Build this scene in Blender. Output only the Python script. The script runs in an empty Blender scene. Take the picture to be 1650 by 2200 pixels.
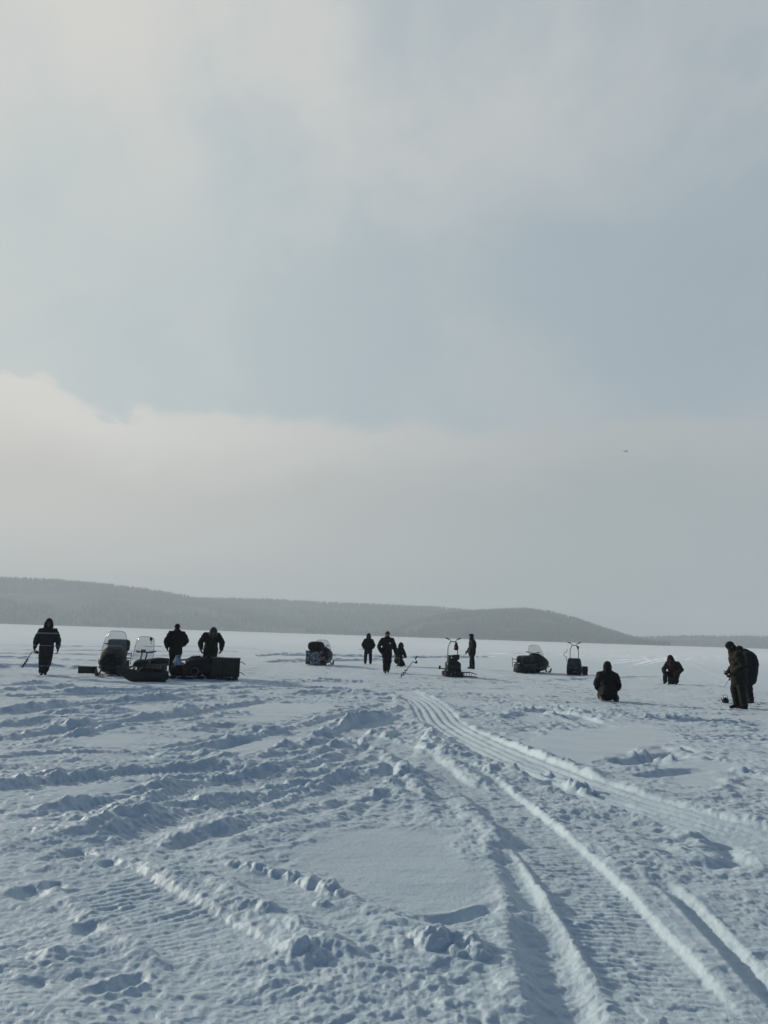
import bpy, bmesh, math, random
import numpy as np
from mathutils import Vector, Matrix, Euler
R = math.radians
random.seed(7)
SC = bpy.context.scene
COL = SC.collection

# ------------------------------------------------------------------ camera
CAM_H = 1.6
PITCH, ROLL, FPX = 9.0, 1.89, 1675.0
cam = bpy.data.cameras.new("camera"); camo = bpy.data.objects.new("camera", cam)
COL.objects.link(camo); SC.camera = camo
cam.sensor_fit = 'VERTICAL'; cam.sensor_height = 36.0; cam.lens = 36.0 * FPX / 2200.0
cam.clip_start = 0.05; cam.clip_end = 30000
CROT = Matrix.Rotation(R(90 + PITCH), 3, 'X') @ Matrix.Rotation(R(ROLL), 3, 'Z')
camo.matrix_world = Matrix.Translation((0, 0, CAM_H)) @ CROT.to_4x4()

def ray(px, py):
    return CROT @ Vector(((px - 825) / FPX, (1100 - py) / FPX, -1.0)).normalized()
def G(px, py):
    """photo pixel -> point of the snow plane (authoring help)"""
    d = ray(px, py); k = -CAM_H / min(d.z, -1e-5)
    return (d.x * k, d.y * k)

# ------------------------------------------------------------------ sun and sky
SUN_AZ, SUN_EL = -52.0, 16.0
sun = bpy.data.lights.new("sun", 'SUN'); suno = bpy.data.objects.new("sun", sun); COL.objects.link(suno)
sun.energy = 3.1; sun.angle = R(2.0); sun.color = (1.0, 0.95, 0.83)
SUNV = Vector((math.sin(R(SUN_AZ)) * math.cos(R(SUN_EL)), math.cos(R(SUN_AZ)) * math.cos(R(SUN_EL)), math.sin(R(SUN_EL))))
suno.rotation_euler = SUNV.to_track_quat('Z', 'Y').to_euler()

SC.view_settings.view_transform = 'Standard'; SC.view_settings.look = 'None'
SC.view_settings.exposure = 0.0; SC.view_settings.gamma = 1.0
SC.cycles.use_denoising = True
SC.cycles.max_bounces = 8; SC.cycles.transparent_max_bounces = 24
SC.cycles.volume_bounces = 1
SC.cycles.sample_clamp_indirect = 4.0

class NT:
    """tiny helper to write node trees as expressions"""
    def __init__(s, tree): s.t = tree; s.n = tree.nodes; s.l = tree.links
    def put(s, sock, v):
        if isinstance(v, bpy.types.NodeSocket): s.l.new(v, sock)
        elif v is not None: sock.default_value = v
    def m(s, op, a, b=None, c=None, clamp=False):
        n = s.n.new('ShaderNodeMath'); n.operation = op; n.use_clamp = clamp
        s.put(n.inputs[0], a); s.put(n.inputs[1], b)
        if c is not None: s.put(n.inputs[2], c)
        return n.outputs[0]
    def smooth(s, v, lo, hi, a=0.0, b=1.0):
        n = s.n.new('ShaderNodeMapRange'); n.interpolation_type = 'SMOOTHSTEP'
        s.put(n.inputs[0], v); n.inputs[1].default_value = lo; n.inputs[2].default_value = hi
        n.inputs[3].default_value = a; n.inputs[4].default_value = b
        return n.outputs[0]
    def mix(s, f, a, b, kind='MIX'):
        n = s.n.new('ShaderNodeMix'); n.data_type = 'RGBA'; n.blend_type = kind
        s.put(n.inputs[0], f); s.put(n.inputs[6], a); s.put(n.inputs[7], b)
        return n.outputs[2]
    def noise(s, vec, scale, detail=4.0, rough=0.5, dist=0.0):
        n = s.n.new('ShaderNodeTexNoise'); s.put(n.inputs['Vector'], vec)
        n.inputs['Scale'].default_value = scale; n.inputs['Detail'].default_value = detail
        n.inputs['Roughness'].default_value = rough; n.inputs['Distortion'].default_value = dist
        return n.outputs[0]
    def vec(s, x, y, z):
        n = s.n.new('ShaderNodeCombineXYZ'); s.put(n.inputs[0], x); s.put(n.inputs[1], y); s.put(n.inputs[2], z)
        return n.outputs[0]
    def sep(s, v):
        n = s.n.new('ShaderNodeSeparateXYZ'); s.l.new(v, n.inputs[0]); return n.outputs[:3]
    def dot(s, v, w):
        n = s.n.new('ShaderNodeVectorMath'); n.operation = 'DOT_PRODUCT'; s.put(n.inputs[0], v); s.put(n.inputs[1], w)
        return n.outputs['Value']

def lin(r, g, b):
    f = lambda c: (c / 255 / 12.92) if c <= 10 else ((c / 255 + 0.055) / 1.055) ** 2.4
    return (f(r), f(g), f(b), 1.0)

world = bpy.data.worlds.new("World"); SC.world = world; world.use_nodes = True
SKY_S = 0.1
def build_world():
    t = NT(world.node_tree); t.n.clear()
    out = t.n.new('ShaderNodeOutputWorld'); bg = t.n.new('ShaderNodeBackground')
    bg.inputs['Strength'].default_value = SKY_S; t.l.new(bg.outputs[0], out.inputs[0])
    sky = t.n.new('ShaderNodeTexSky'); sky.sky_type = 'NISHITA'; sky.sun_disc = False
    sky.sun_elevation = R(SUN_EL); sky.sun_rotation = R(SUN_AZ)
    sky.air_density = 1.0; sky.dust_density = 1.5; sky.ozone_density = 1.5
    d = t.n.new('ShaderNodeTexCoord').outputs['Generated']
    x, y, z = t.sep(d)
    def C(r, g, b): c = lin(r, g, b); return tuple(v / SKY_S for v in c[:3]) + (1.0,)
    sund = t.dot(d, tuple(SUNV))
    yy = t.m('MAXIMUM', y, 0.25)
    u = t.m('DIVIDE', x, yy); e = t.m('DIVIDE', z, t.m('MAXIMUM', t.m('SQRT', t.m('ADD', t.m('MULTIPLY', x, x), t.m('MULTIPLY', y, y))), 0.05))
    # high veil: soft stretched cloud over thin blue
    p = t.vec(t.m('DIVIDE', x, t.m('ADD', z, 0.45)), t.m('MULTIPLY', t.m('DIVIDE', y, t.m('ADD', z, 0.45)), 0.85), 9.1)
    n1 = t.noise(p, 2.3, 6, 0.58, 0.7)
    n2 = t.noise(p, 4.5, 4, 0.5, 0.2)
    veil = t.m('ADD', t.m('MULTIPLY', n1, 0.7), t.m('MULTIPLY', n2, 0.3))
    veilm = t.smooth(veil, 0.40, 0.62)
    high = t.smooth(e, 0.42, 0.85)                       # paler high up
    blue = t.mix(t.smooth(u, -0.55, 0.55), C(191, 202, 204), C(160, 174, 183))
    white = t.mix(t.smooth(u, -0.5, 0.5), C(217, 216, 211), C(190, 196, 198))
    f = t.m('MULTIPLY', veilm, t.m('ADD', t.m('MULTIPLY', high, 0.70), 0.30))
    f = t.m('ADD', f, t.m('MULTIPLY', high, 0.12), clamp=True)
    col = t.mix(f, blue, white)
    # low cloud bank with a soft lumpy upper edge
    pb = t.vec(t.m('MULTIPLY', u, 1.0), t.m('MULTIPLY', e, 1.6), 1.7)
    b1 = t.noise(pb, 4.2, 6, 0.52, 0.3); b2 = t.noise(pb, 14.0, 4, 0.55, 0.2)
    edge = t.m('ADD', t.m('MULTIPLY', t.m('SUBTRACT', b1, 0.5), 0.075), t.m('MULTIPLY', t.m('SUBTRACT', b2, 0.5), 0.05))
    lift = t.m('MULTIPLY', t.smooth(u, -0.33, -0.48), 0.024)
    ee = t.m('SUBTRACT', e, t.m('ADD', edge, lift))
    bank = t.m('ADD', t.m('MULTIPLY', t.smooth(ee, 0.282, 0.268), t.smooth(u, 0.0, -0.33)), t.m('MULTIPLY', t.smooth(ee, 0.292, 0.258), t.smooth(u, -0.33, 0.0)))
    crest = t.m('MULTIPLY', t.smooth(ee, 0.16, 0.262), 1.0)
    bl = t.mix(crest, C(205, 201, 194), C(224, 221, 214))
    br = t.mix(crest, C(166, 173, 174), C(180, 184, 184))
    bank_c = t.mix(t.smooth(u, -0.5, 0.35), bl, br)
    soft = t.m('MULTIPLY', bank, t.smooth(u, 0.75, -0.1, 0.8, 1.0))
    col = t.mix(soft, col, bank_c)
    glow = t.m('POWER', t.m('MAXIMUM', sund, 0.0), 14.0)
    col = t.mix(t.m('MULTIPLY', glow, 0.6), col, C(226, 222, 214))
    # thin cloud in front of the viewer, clearer sky behind and overhead
    front = t.smooth(y, 0.12, 0.58)
    over = t.smooth(z, 0.84, 0.70)
    m = t.m('MULTIPLY', front, over)
    clear = t.mix(0.8, sky.outputs[0], C(16, 52, 94))
    col = t.mix(t.m('MULTIPLY', m, 0.95), clear, col)
    t.l.new(col, bg.inputs['Color'])
build_world()

# ------------------------------------------------------------------ numpy noise
def _hash(ix, iy, seed):
    h = (ix.astype(np.int64) * 374761393 + iy.astype(np.int64) * 668265263 + seed * 974634777) & 0xFFFFFFFF
    h = ((h ^ (h >> 13)) * 1274126177) & 0xFFFFFFFF
    return h ^ (h >> 16)
def perlin(x, y, seed=0):
    x = np.asarray(x, np.float64); y = np.asarray(y, np.float64)
    ix = np.floor(x); iy = np.floor(y); fx = x - ix; fy = y - iy
    u = fx * fx * fx * (fx * (fx * 6 - 15) + 10); v = fy * fy * fy * (fy * (fy * 6 - 15) + 10)
    def g(dx, dy):
        a = _hash(ix + dx, iy + dy, seed).astype(np.float64) * (2 * math.pi / 4294967296.0)
        return np.cos(a) * (fx - dx) + np.sin(a) * (fy - dy)
    a = g(0, 0); b = g(1, 0); c = g(0, 1); d = g(1, 1)
    return 1.5 * ((a + (b - a) * u) * (1 - v) + (c + (d - c) * u) * v)
def fbm(x, y, seed=0, o=3, gain=0.5):
    s = 0; a = 1.0; k = 1.0
    for i in range(o):
        s = s + a * perlin(x * k, y * k, seed + i * 17); a *= gain; k *= 2.03
    return s
def noise3(p, seed=0):
    """value noise on an (n,3) array, about -1..1"""
    i = np.floor(p).astype(np.int64); f = p - i; f = f * f * (3 - 2 * f)
    def h(dx, dy, dz):
        q = (i[:, 0] + dx) * 73856093 ^ (i[:, 1] + dy) * 19349663 ^ (i[:, 2] + dz) * 83492791 ^ seed * 2654435761
        q = ((q & 0xFFFFFFFF) * 1274126177) & 0xFFFFFFFF
        q = ((q ^ (q >> 15)) * 2246822519) & 0xFFFFFFFF
        return (q ^ (q >> 13)) / 2147483648.0 - 1.0
    r = 0
    for dx in (0, 1):
        for dy in (0, 1):
            for dz in (0, 1):
                w = (f[:, 0] if dx else 1 - f[:, 0]) * (f[:, 1] if dy else 1 - f[:, 1]) * (f[:, 2] if dz else 1 - f[:, 2])
                r = r + w * h(dx, dy, dz)
    return r
def sstep(a, b, v):
    t = np.clip((v - a) / (b - a), 0, 1); return t * t * (3 - 2 * t)

# ------------------------------------------------------------------ snow height field (world metres)
def catmull(pts, n=8):
    p = [np.array(q, float) for q in pts]
    p = [2 * p[0] - p[1]] + p + [2 * p[-1] - p[-2]]
    o = []
    for i in range(1, len(p) - 2):
        for k in range(n):
            t = k / n
            o.append(0.5 * ((2 * p[i]) + (-p[i-1] + p[i+1]) * t + (2*p[i-1] - 5*p[i] + 4*p[i+1] - p[i+2]) * t*t + (-p[i-1] + 3*p[i] - 3*p[i+1] + p[i+2]) * t**3))
    o.append(p[-2]); return np.array(o)
def path_dist(x, y, P):
    """signed distance, arc length from the start, total length"""
    best = np.full(x.shape, 1e9); sd = np.zeros(x.shape); arc = np.zeros(x.shape); L = 0.0
    for a, b in zip(P[:-1], P[1:]):
        d = b - a; l = math.hypot(*d)
        if l < 1e-6: continue
        t = np.clip(((x - a[0]) * d[0] + (y - a[1]) * d[1]) / (l * l), 0, 1)
        qx = x - a[0] - t * d[0]; qy = y - a[1] - t * d[1]; dd = qx * qx + qy * qy
        k = dd < best
        best = np.where(k, dd, best)
        sd = np.where(k, np.sign(d[0] * qy - d[1] * qx) * np.sqrt(dd), sd)
        arc = np.where(k, L + t * l, arc); L += l
    return sd, arc, L
def near_path(x, y, P, margin):
    lo = P.min(0) - margin; hi = P.max(0) + margin
    return np.nonzero((x > lo[0]) & (x < hi[0]) & (y > lo[1]) & (y < hi[1]))[0]

PX = lambda *q: [G(a, b) for a, b in q]
TRAILS = [PX(*q) for q in (
    ((-60, 1800), (150, 1755), (330, 1715), (480, 1690), (640, 1660), (760, 1630), (840, 1590)),
    ((-60, 1725), (120, 1692), (300, 1664), (470, 1652), (640, 1612), (760, 1570), (880, 1520)),
    ((60, 1845), (300, 1784), (480, 1738), (640, 1712), (800, 1692), (930, 1690)),
    ((-60, 1645), (150, 1622), (330, 1626), (500, 1602), (700, 1556), (860, 1508)),
    ((-60, 1602), (200, 1566), (400, 1541), (620, 1502), (800, 1472)),
    ((-60, 1547), (200, 1516), (400, 1501), (600, 1482)),
    ((-60, 1502), (250, 1491), (500, 1479), (700, 1471)),
    ((340, 1868), (520, 1808), (700, 1757), (850, 1736)),
    ((1080, 1495), (1250, 1530), (1450, 1551), (1700, 1562)),
    ((1000, 1500), (1150, 1524), (1300, 1566), (1450, 1622), (1700, 1660)),
    ((1720, 1712), (1560, 1660), (1400, 1634), (1200, 1600), (1080, 1560)),
    ((890, 1560), (850, 1622), (760, 1684), (640, 1742), (500, 1790)),
    ((690, 1560), (850, 1602), (960, 1684), (1040, 1790)),
    
    ((-60, 2010), (80, 1950), (200, 1925), (330, 1860)),
    ((1700, 1900), (1600, 1850), (1520, 1800), (1440, 1770)),
    ((-60, 2140), (120, 2120), (330, 2140), (560, 2160), (760, 2150)))]
SMOOTH = [  # wind crust left untouched
    PX((725, 1768), (1000, 1785), (1075, 1890), (1085, 1960), (945, 1990), (835, 1948), (570, 1832)),
    PX((430, 1615), (470, 1597), (600, 1583), (690, 1578), (650, 1600), (560, 1620), (500, 1622)),
    PX((500, 1525), (560, 1510), (700, 1512), (735, 1524), (640, 1540), (560, 1538)),
    PX((1090, 1600), (1170, 1572), (1400, 1560), (1480, 1590), (1330, 1625), (1240, 1640), (1150, 1615)),
    PX((40, 1735), (120, 1690), (330, 1670), (360, 1682), (220, 1715), (100, 1735)),
    PX((1400, 1640), (1500, 1625), (1600, 1640), (1560, 1690), (1440, 1690)),
    PX((120, 1600), (220, 1575), (330, 1580), (260, 1610)),
]
# ridges: (path, half width m, height m, lumpiness)
RIDGES = [
    (PX((345, 1634), (400, 1620), (470, 1632), (535, 1642)), .20, .17, .4),
    (PX((430, 1648), (490, 1645), (560, 1652), (680, 1655)), .17, .13, .6),
    (PX((705, 1558), (760, 1548), (825, 1542), (880, 1530)), .20, .16, .6),
    (PX((555, 1628), (620, 1607), (712, 1592)), .17, .13, .9),
    (PX((640, 1622), (690, 1608), (740, 1600)), .14, .11, .9),
    (PX((570, 1662), (680, 1658), (765, 1634)), .18, .14, .6),
    (PX((400, 1572), (480, 1563), (600, 1570)), .16, .10, .4),
    (PX((0, 1533), (80, 1524), (165, 1514)), .22, .15, .3),
    (PX((100, 1492), (220, 1486), (350, 1482)), .22, .14, .4),
    (PX((240, 1507), (380, 1499), (430, 1497)), .22, .13, .5),
    (PX((-40, 1562), (100, 1556), (220, 1568)), .2, .13, .4),
    (PX((120, 1535), (200, 1530), (260, 1533)), .2, .10, .4),
    (PX((-20, 1486), (90, 1482), (170, 1478)), .25, .13, .4),
    (PX((-20, 1472), (60, 1470), (130, 1468)), .25, .12, .4),
    (PX((250, 1545), (340, 1540), (420, 1520)), .2, .10, .7),
    (PX((50, 1775), (120, 1755), (200, 1742), (280, 1722), (380, 1692), (460, 1690)), .17, .12, .9),
    (PX((190, 1795), (260, 1765), (330, 1748), (400, 1732), (500, 1716)), .17, .13, .8),
    (PX((320, 1808), (400, 1792), (490, 1768), (600, 1748)), .17, .12, .7),
    (PX((-20, 1695), (60, 1678), (130, 1662)), .16, .11, .9),
    (PX((60, 1740), (170, 1722), (250, 1712)), .12, .07, .8),
    (PX((430, 1822), (560, 1786), (640, 1766), (700, 1756)), .13, .09, .5),
    (PX((470, 1848), (560, 1808), (640, 1782), (710, 1764)), .2, .10, .1),
    (PX((760, 1664), (830, 1652), (915, 1672)), .2, .17, .6),
    (PX((640, 1700), (720, 1690), (800, 1700)), .14, .07, .9),
    (PX((880, 1545), (940, 1600), (1010, 1648)), .22, .10, 1.0),
    (PX((1010, 1648), (1090, 1660), (1180, 1668), (1250, 1694), (1310, 1712)), .2, .17, .9),
    (PX((1000, 1562), (1060, 1592), (1140, 1622), (1230, 1648), (1330, 1680)), .16, .10, .7),
    (PX((1330, 1680), (1440, 1712), (1540, 1742), (1650, 1768)), .10, .05, .7),
    (PX((955, 1690), (1010, 1748), (1055, 1800), (1088, 1850)), .12, .09, .7),
    (PX((825, 1700), (900, 1720), (1000, 1762)), .3, .08, .8),
    (PX((1030, 1668), (1110, 1710), (1200, 1770), (1290, 1840), (1370, 1910)), .15, .058, 1.0),
    (PX((1120, 1700), (1220, 1740), (1330, 1815), (1430, 1900), (1520, 1965)), .17, .058, 1.0),
    (PX((1100, 1820), (1140, 1850), (1200, 1955), (1262, 2060), (1320, 2200), (1350, 2300)), .12, .042, 1.0),
    (PX((1340, 1890), (1420, 1960), (1520, 2060), (1620, 2180)), .09, .03, .9),
    (PX((1080, 1900), (1090, 1990), (1120, 2090), (1150, 2220)), .10, .09, .6),
    (PX((280, 1848), (380, 1880), (460, 1897), (560, 1962), (650, 2012), (720, 2050)), .12, .13, .6),
    (PX((430, 1838), (550, 1868), (640, 1890), (720, 1922), (790, 1965), (880, 2010)), .10, .09, .7),
    (PX((600, 2070), (680, 2060), (760, 2080)), .16, .15, .6),
    (PX((800, 2000), (900, 2030), (1010, 2040), (1060, 2075)), .13, .12, .6),
    (PX((500, 2130), (620, 2130), (720, 2150)), .12, .08, .8),
    (PX((0, 2090), (90, 2080), (140, 2100)), .12, .07, .9),
    (PX((180, 2150), (260, 2128), (330, 2122)), .10, .04, .9),
    (PX((1540, 1705), (1568, 1682), (1592, 1660)), .07, .05, .8),
    (PX((1470, 1790), (1500, 1810), (1530, 1830)), .10, .08, .8),
    (PX((1180, 1545), (1260, 1535), (1340, 1528)), .25, .08, .8),
    (PX((1060, 1545), (1120, 1530), (1200, 1522)), .3, .10, .8),
    (PX((1340, 1552), (1440, 1545), (1500, 1550)), .3, .08, .8),
    (PX((560, 1470), (700, 1462), (800, 1466)), .3, .10, .8),
    (PX((600, 1490), (720, 1485), (820, 1490)), .25, .09, .8),
    (PX((380, 1480), (480, 1472), (540, 1468)), .3, .10, .6),
    (PX((1180, 1462), (1260, 1458), (1330, 1460)), .3, .10, .6),
]
# ruts: (path, half width, depth, berm)
RUTS = [
    (PX((400, 1607), (470, 1601), (510, 1592)), .20, .07, .0),
    (PX((1320, 1642), (1390, 1630), (1455, 1615)), .20, .08, .0),
    (PX((1385, 1668), (1440, 1658), (1500, 1652)), .16, .07, .0),
    (PX((910, 1980), (990, 1975), (1055, 1955)), .06, .05, .01),
    (PX((1075, 1800), (1105, 1880), (1150, 1960)), .09, .04, .01),
    (PX((1140, 1960), (1165, 2040), (1195, 2130), (1225, 2260)), .14, .045, .0),
    (PX((1090, 1815), (1150, 1930), (1180, 1985)), .04, .015, .0),
    (PX((1395, 1878), (1480, 1955), (1560, 2035), (1660, 2140), (1720, 2210)), .06, .042, .008),
    (PX((200, 2142), (250, 2130), (290, 2112)), .05, .035, .01),
    (PX((1550, 1800), (1570, 1830), (1600, 1850)), .09, .05, .0),
    (PX((1480, 1850), (1530, 1860), (1580, 1850)), .09, .05, .0),
    # far sledge and ski lines
    (PX((-200, 1383), (0, 1387), (200, 1390), (420, 1391), (640, 1398)), .5, .08, .07),
    (PX((-200, 1392), (0, 1397), (150, 1398), (420, 1401), (560, 1401), (900, 1412)), .45, .07, .06),
    (PX((-100, 1404), (100, 1406), (300, 1409), (520, 1410)), .4, .08, .06),
    (PX((-100, 1415), (60, 1413), (160, 1419), (260, 1424)), .4, .08, .06),
    (PX((-100, 1436), (60, 1432), (170, 1436)), .35, .10, .10),
    (PX((520, 1412), (640, 1408), (900, 1413), (1060, 1411)), .4, .12, .12),
    (PX((560, 1424), (700, 1419), (860, 1418)), .35, .10, .10),
    (PX((1000, 1404), (1130, 1405), (1300, 1408), (1480, 1412), (1660, 1416)), .45, .09, .07),
    (PX((1180, 1396), (1300, 1400), (1460, 1402), (1700, 1408)), .5, .07, .06),
    (PX((1280, 1432), (1330, 1424), (1390, 1417), (1430, 1414)), .22, .035, .0),
    (PX((1325, 1442), (1370, 1428), (1410, 1418), (1480, 1412), (1660, 1412)), .25, .045, .0),
    (PX((1345, 1440), (1400, 1425), (1440, 1418), (1520, 1415)), .22, .035, .0),
    (PX((1340, 1455), (1420, 1455), (1430, 1455)), .2, .05, .03),
    (PX((1480, 1420), (1510, 1435), (1570, 1460), (1640, 1480)), .22, .015, .0),
    (PX((1270, 1422), (1340, 1418), (1400, 1412)), .2, .035, .0),
]
BALLS = [(540, 1868, .045), (555, 1872, .05), (575, 1878, .04), (592, 1882, .055), (612, 1888, .04), (630, 1892, .05), (650, 1900, .045), (668, 1908, .065), (706, 1918, .085), (735, 1932, .05), (930, 2040, .10),
         (1000, 2044, .08), (690, 1945, .05), (500, 1862, .05), (895, 2030, .05), (1240, 1692, .14), (1225, 1686, .09), (1262, 1700, .10), (1176, 1664, .10), (985, 2060, .06), (1030, 2066, .07), (640, 2060, .06), (690, 2075, .05)]
PITS = [(65, 1925, .09, .03), (235, 1855, .06, .03), (165, 1830, .10, .04), (120, 1845, .08, .03), (190, 2005, .07, .025), (115, 1905, .06, .03)]
FRESH = catmull(PX((880, 1492), (905, 1503), (925, 1520), (945, 1548), (990, 1578), (1060, 1612), (1150, 1650), (1260, 1692), (1400, 1737), (1540, 1777), (1680, 1815), (1900, 1880)))
OLD = catmull(PX((1010, 1672), (1080, 1735), (1170, 1820), (1250, 1910), (1330, 2010), (1420, 2130), (1500, 2240)))
LEFT = catmull(PX((130, 1850), (210, 1888), (300, 1938), (390, 1990), (470, 2050), (530, 2110)))
LOOP = catmull(PX((860, 1482), (890, 1500), (895, 1522), (860, 1545), (800, 1560)))

def poly_mask(x, y, P, soft=.22):
    P = np.array(P); Q = np.roll(P, -1, 0)
    lo = P.min(0) - 1; hi = P.max(0) + 1
    out = np.zeros(x.shape); k = np.nonzero((x > lo[0]) & (x < hi[0]) & (y > lo[1]) & (y < hi[1]))[0]
    if not len(k): return out
    X = x[k]; Y = y[k]; ins = np.zeros(X.shape, bool); dm = np.full(X.shape, 1e9)
    for a, b in zip(P, Q):
        c = (a[1] > Y) != (b[1] > Y)
        with np.errstate(divide='ignore', invalid='ignore'):
            ins ^= c & (X < (b[0] - a[0]) * (Y - a[1]) / (b[1] - a[1] + 1e-12) + a[0])
        d = b - a; t = np.clip(((X - a[0]) * d[0] + (Y - a[1]) * d[1]) / (d @ d), 0, 1)
        dm = np.minimum(dm, np.hypot(X - a[0] - t * d[0], Y - a[1] - t * d[1]))
    s = np.where(ins, dm, -dm) + .12 * perlin(X * 2.3, Y * 2.3, 5)
    out[k] = sstep(-.05, soft, s); return out

def belt(h, x, y, P, hw, depth, cleat, camp, ngr, gamp, berm, seed, mix=1.0):
    k = near_path(x, y, P, hw + .8)
    if not len(k): return h
    X = x[k]; Y = y[k]; s, arc, L = path_dist(X, Y, P); a = np.abs(s)
    ends = sstep(0, 1.0, arc) * sstep(0, .8, L - arc)
    m = (1 - sstep(hw * .9, hw * 1.12, a)) * ends * mix
    pat = np.zeros(X.shape)
    if camp:
        ph = arc / cleat + .18 * perlin(arc * 1.5, s * 2.2, seed) + .25 * perlin(X * 3, Y * 3, seed + 3)
        pat += camp * (np.abs(np.sin(math.pi * ph)) ** .8 - .5) * (.45 + .9 * np.clip(.5 + perlin(X * 2.1, Y * 2.1, seed + 1), 0, 1)) * (1 - .5 * (a / hw) ** 4)
        pat += camp * .5 * fbm(X * 9, Y * 9, seed + 2, 2)
    if ngr:
        pat += gamp * np.cos(s / hw * ngr * math.pi) * (.75 + .5 * perlin(arc * .8, s * 3, seed + 4)) + gamp * .35 * fbm(arc * 3.0, s * 14, seed + 5, 2)
    base = .15 * h[k] - depth + pat
    hk = h[k] * (1 - m) + base * m
    hk += berm * np.exp(-((a - hw * 1.22) / (hw * .30)) ** 2) * ends * (.6 + .9 * np.clip(perlin(arc * 2.4, s * 2, seed + 6) + .3 * perlin(arc * 7, s * 7, seed + 7), -.5, 1))
    h[k] = hk; return h

def H(x, y):
    """snow height above the ice, x and y as flat arrays"""
    x = np.asarray(x, float); y = np.asarray(y, float)
    r = np.hypot(x, y)
    wx = x + .25 * perlin(x * .8, y * .8, 91); wy = y + .25 * perlin(x * .8, y * .8, 92)
    smooth = np.zeros(x.shape)
    for p in SMOOTH: smooth = np.maximum(smooth, poly_mask(x, y, p))
    fade = 1 - .93 * sstep(30, 52, r)
    patch = sstep(-.35, .30, fbm(x * .42, y * .42, 31, 2) + .15)
    rough = (.22 + .78 * patch) * (1 - .94 * smooth) * fade * (.42 + .36 * sstep(5, 9, r))
    h = .05 * fbm(x * .16, y * .16, 3, 2) * (.25 + .75 * fade)
    bil = lambda k, sd: .55 - np.abs(perlin(wx * k, wy * k, sd)) * 1.4
    left = sstep(1.0, -3.0, x)
    # furrows that run across the view, lumps, crumbs
    fur = fbm(wx * .45 + wy * .18, wy * 1.5 - wx * .35, 11, 2)
    h += rough * (.040 + .018 * left) * fur
    h += rough * .016 * fbm(wx * 1.25, wy * 1.25, 21, 2)
    clod = sstep(-.30, .35, perlin(x * .9, y * .9, 71)); crumb = sstep(-.35, .30, perlin(x * 1.6, y * 1.6, 72))
    h += rough * .024 * bil(2.6, 23) * (.3 + .7 * clod)
    h += rough * .026 * (np.abs(perlin(wx * 4.3, wy * 4.3, 24)) - .3) * (.3 + .7 * crumb)
    h += rough * .020 * bil(7.3, 25) * (.35 + .65 * crumb)
    h += rough * .016 * (np.abs(perlin(wx * 12.5, wy * 12.5, 29)) - .3) * (.4 + .6 * clod)
    h += rough * .009 * fbm(wx * 21, wy * 21, 27, 2, .6)
    h += .0035 * fbm(x * 5 + y * 2, y * 11, 26, 2) * (1 - .5 * fade)
    h += smooth * .012 * fbm(x * .8, y * 1.6, 28, 2)
    # trampled ground round the people and machines: clods and boot prints
    tramp = sstep(15, 19, r) * (1 - sstep(34, 44, r))
    tramp = sstep(10, 16, r) * (1 - sstep(36, 46, r)) * (.35 + .65 * sstep(-5, -1, x)) * (1 - .9 * smooth) * sstep(-.35, .15, perlin(x * .35, y * .35, 43) + .1)
    h += tramp * (.030 * bil(3.2, 41) + .026 * (np.abs(perlin(x * 5.6, y * 4.2, 44)) - .3) + .014 * bil(10, 45))
    far = sstep(45, 70, r) * (1 - sstep(400, 900, r))
    h += far * .05 * fbm(x * .05, y * .22, 51, 3)
    for i, P in enumerate(TRAILS):
        C = catmull(P, 8); k = near_path(x, y, C, 1.2)
        if not len(k): continue
        X = x[k]; Y = y[k]; s, arc, L = path_dist(X, Y, C); s = s + .07 * perlin(X * 1.1, Y * 1.1, 830 + i); b = np.abs(s)
        e = sstep(0, 1.5, arc) * sstep(0, 1.5, L - arc) * (1 - .85 * smooth[k]) * (.45 + .55 * sstep(-.4, .3, perlin(arc * .35, 0 * arc, 860 + i)))
        nz = np.clip(.5 + .7 * perlin(X * 2.9, Y * 2.9, 890 + i) + .65 * perlin(X * 7.5, Y * 7.5, 920 + i) + .3 * perlin(X * 15, Y * 15, 950 + i), 0, 1.6)
        flat = (1 - sstep(.22, .30, b)) * e
        h[k] = h[k] * (1 - .6 * flat) - .035 * flat + .007 * flat * np.sin(arc * 2 * math.pi / .07 + 2 * perlin(X * 2, Y * 2, 7))
        h[k] += e * nz * (.054 * np.exp(-((b - .37) / .07) ** 2) + .022 * np.exp(-((b - .62) / .07) ** 2)) - e * .02 * np.exp(-((b - .52) / .05) ** 2)
    for i, (P, w, a, l) in enumerate(RIDGES):
        C = catmull(P, 6); k = near_path(x, y, C, w * 3.2)
        if not len(k): continue
        X = x[k]; Y = y[k]; s, arc, L = path_dist(X, Y, C)
        a = a * (.38 + .42 * float(sstep(7, 16, math.hypot(*C.mean(0)))))
        s = s + w * .5 * perlin(X * 1.8, Y * 1.8, 200 + i)
        lump = 1 - .55 * l + l * (.75 * np.clip(.5 + perlin(X * 2.6 / max(w * 5, .6), Y * 2.6 / max(w * 5, .6), 300 + i), 0, 1.2) + .45 * perlin(X * 7, Y * 7, 400 + i))
        tap = sstep(-w, .30 * L * .5 + .1, arc) * sstep(-w, .15 * L + .1, L - arc)
        h[k] += a * np.exp(-np.abs(s / w) ** 2.2) * lump * tap + a * .30 * l * np.exp(-(s / (w * 1.5)) ** 2) * fbm(X * 9, Y * 9, 500 + i, 3, .6) * tap
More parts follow.
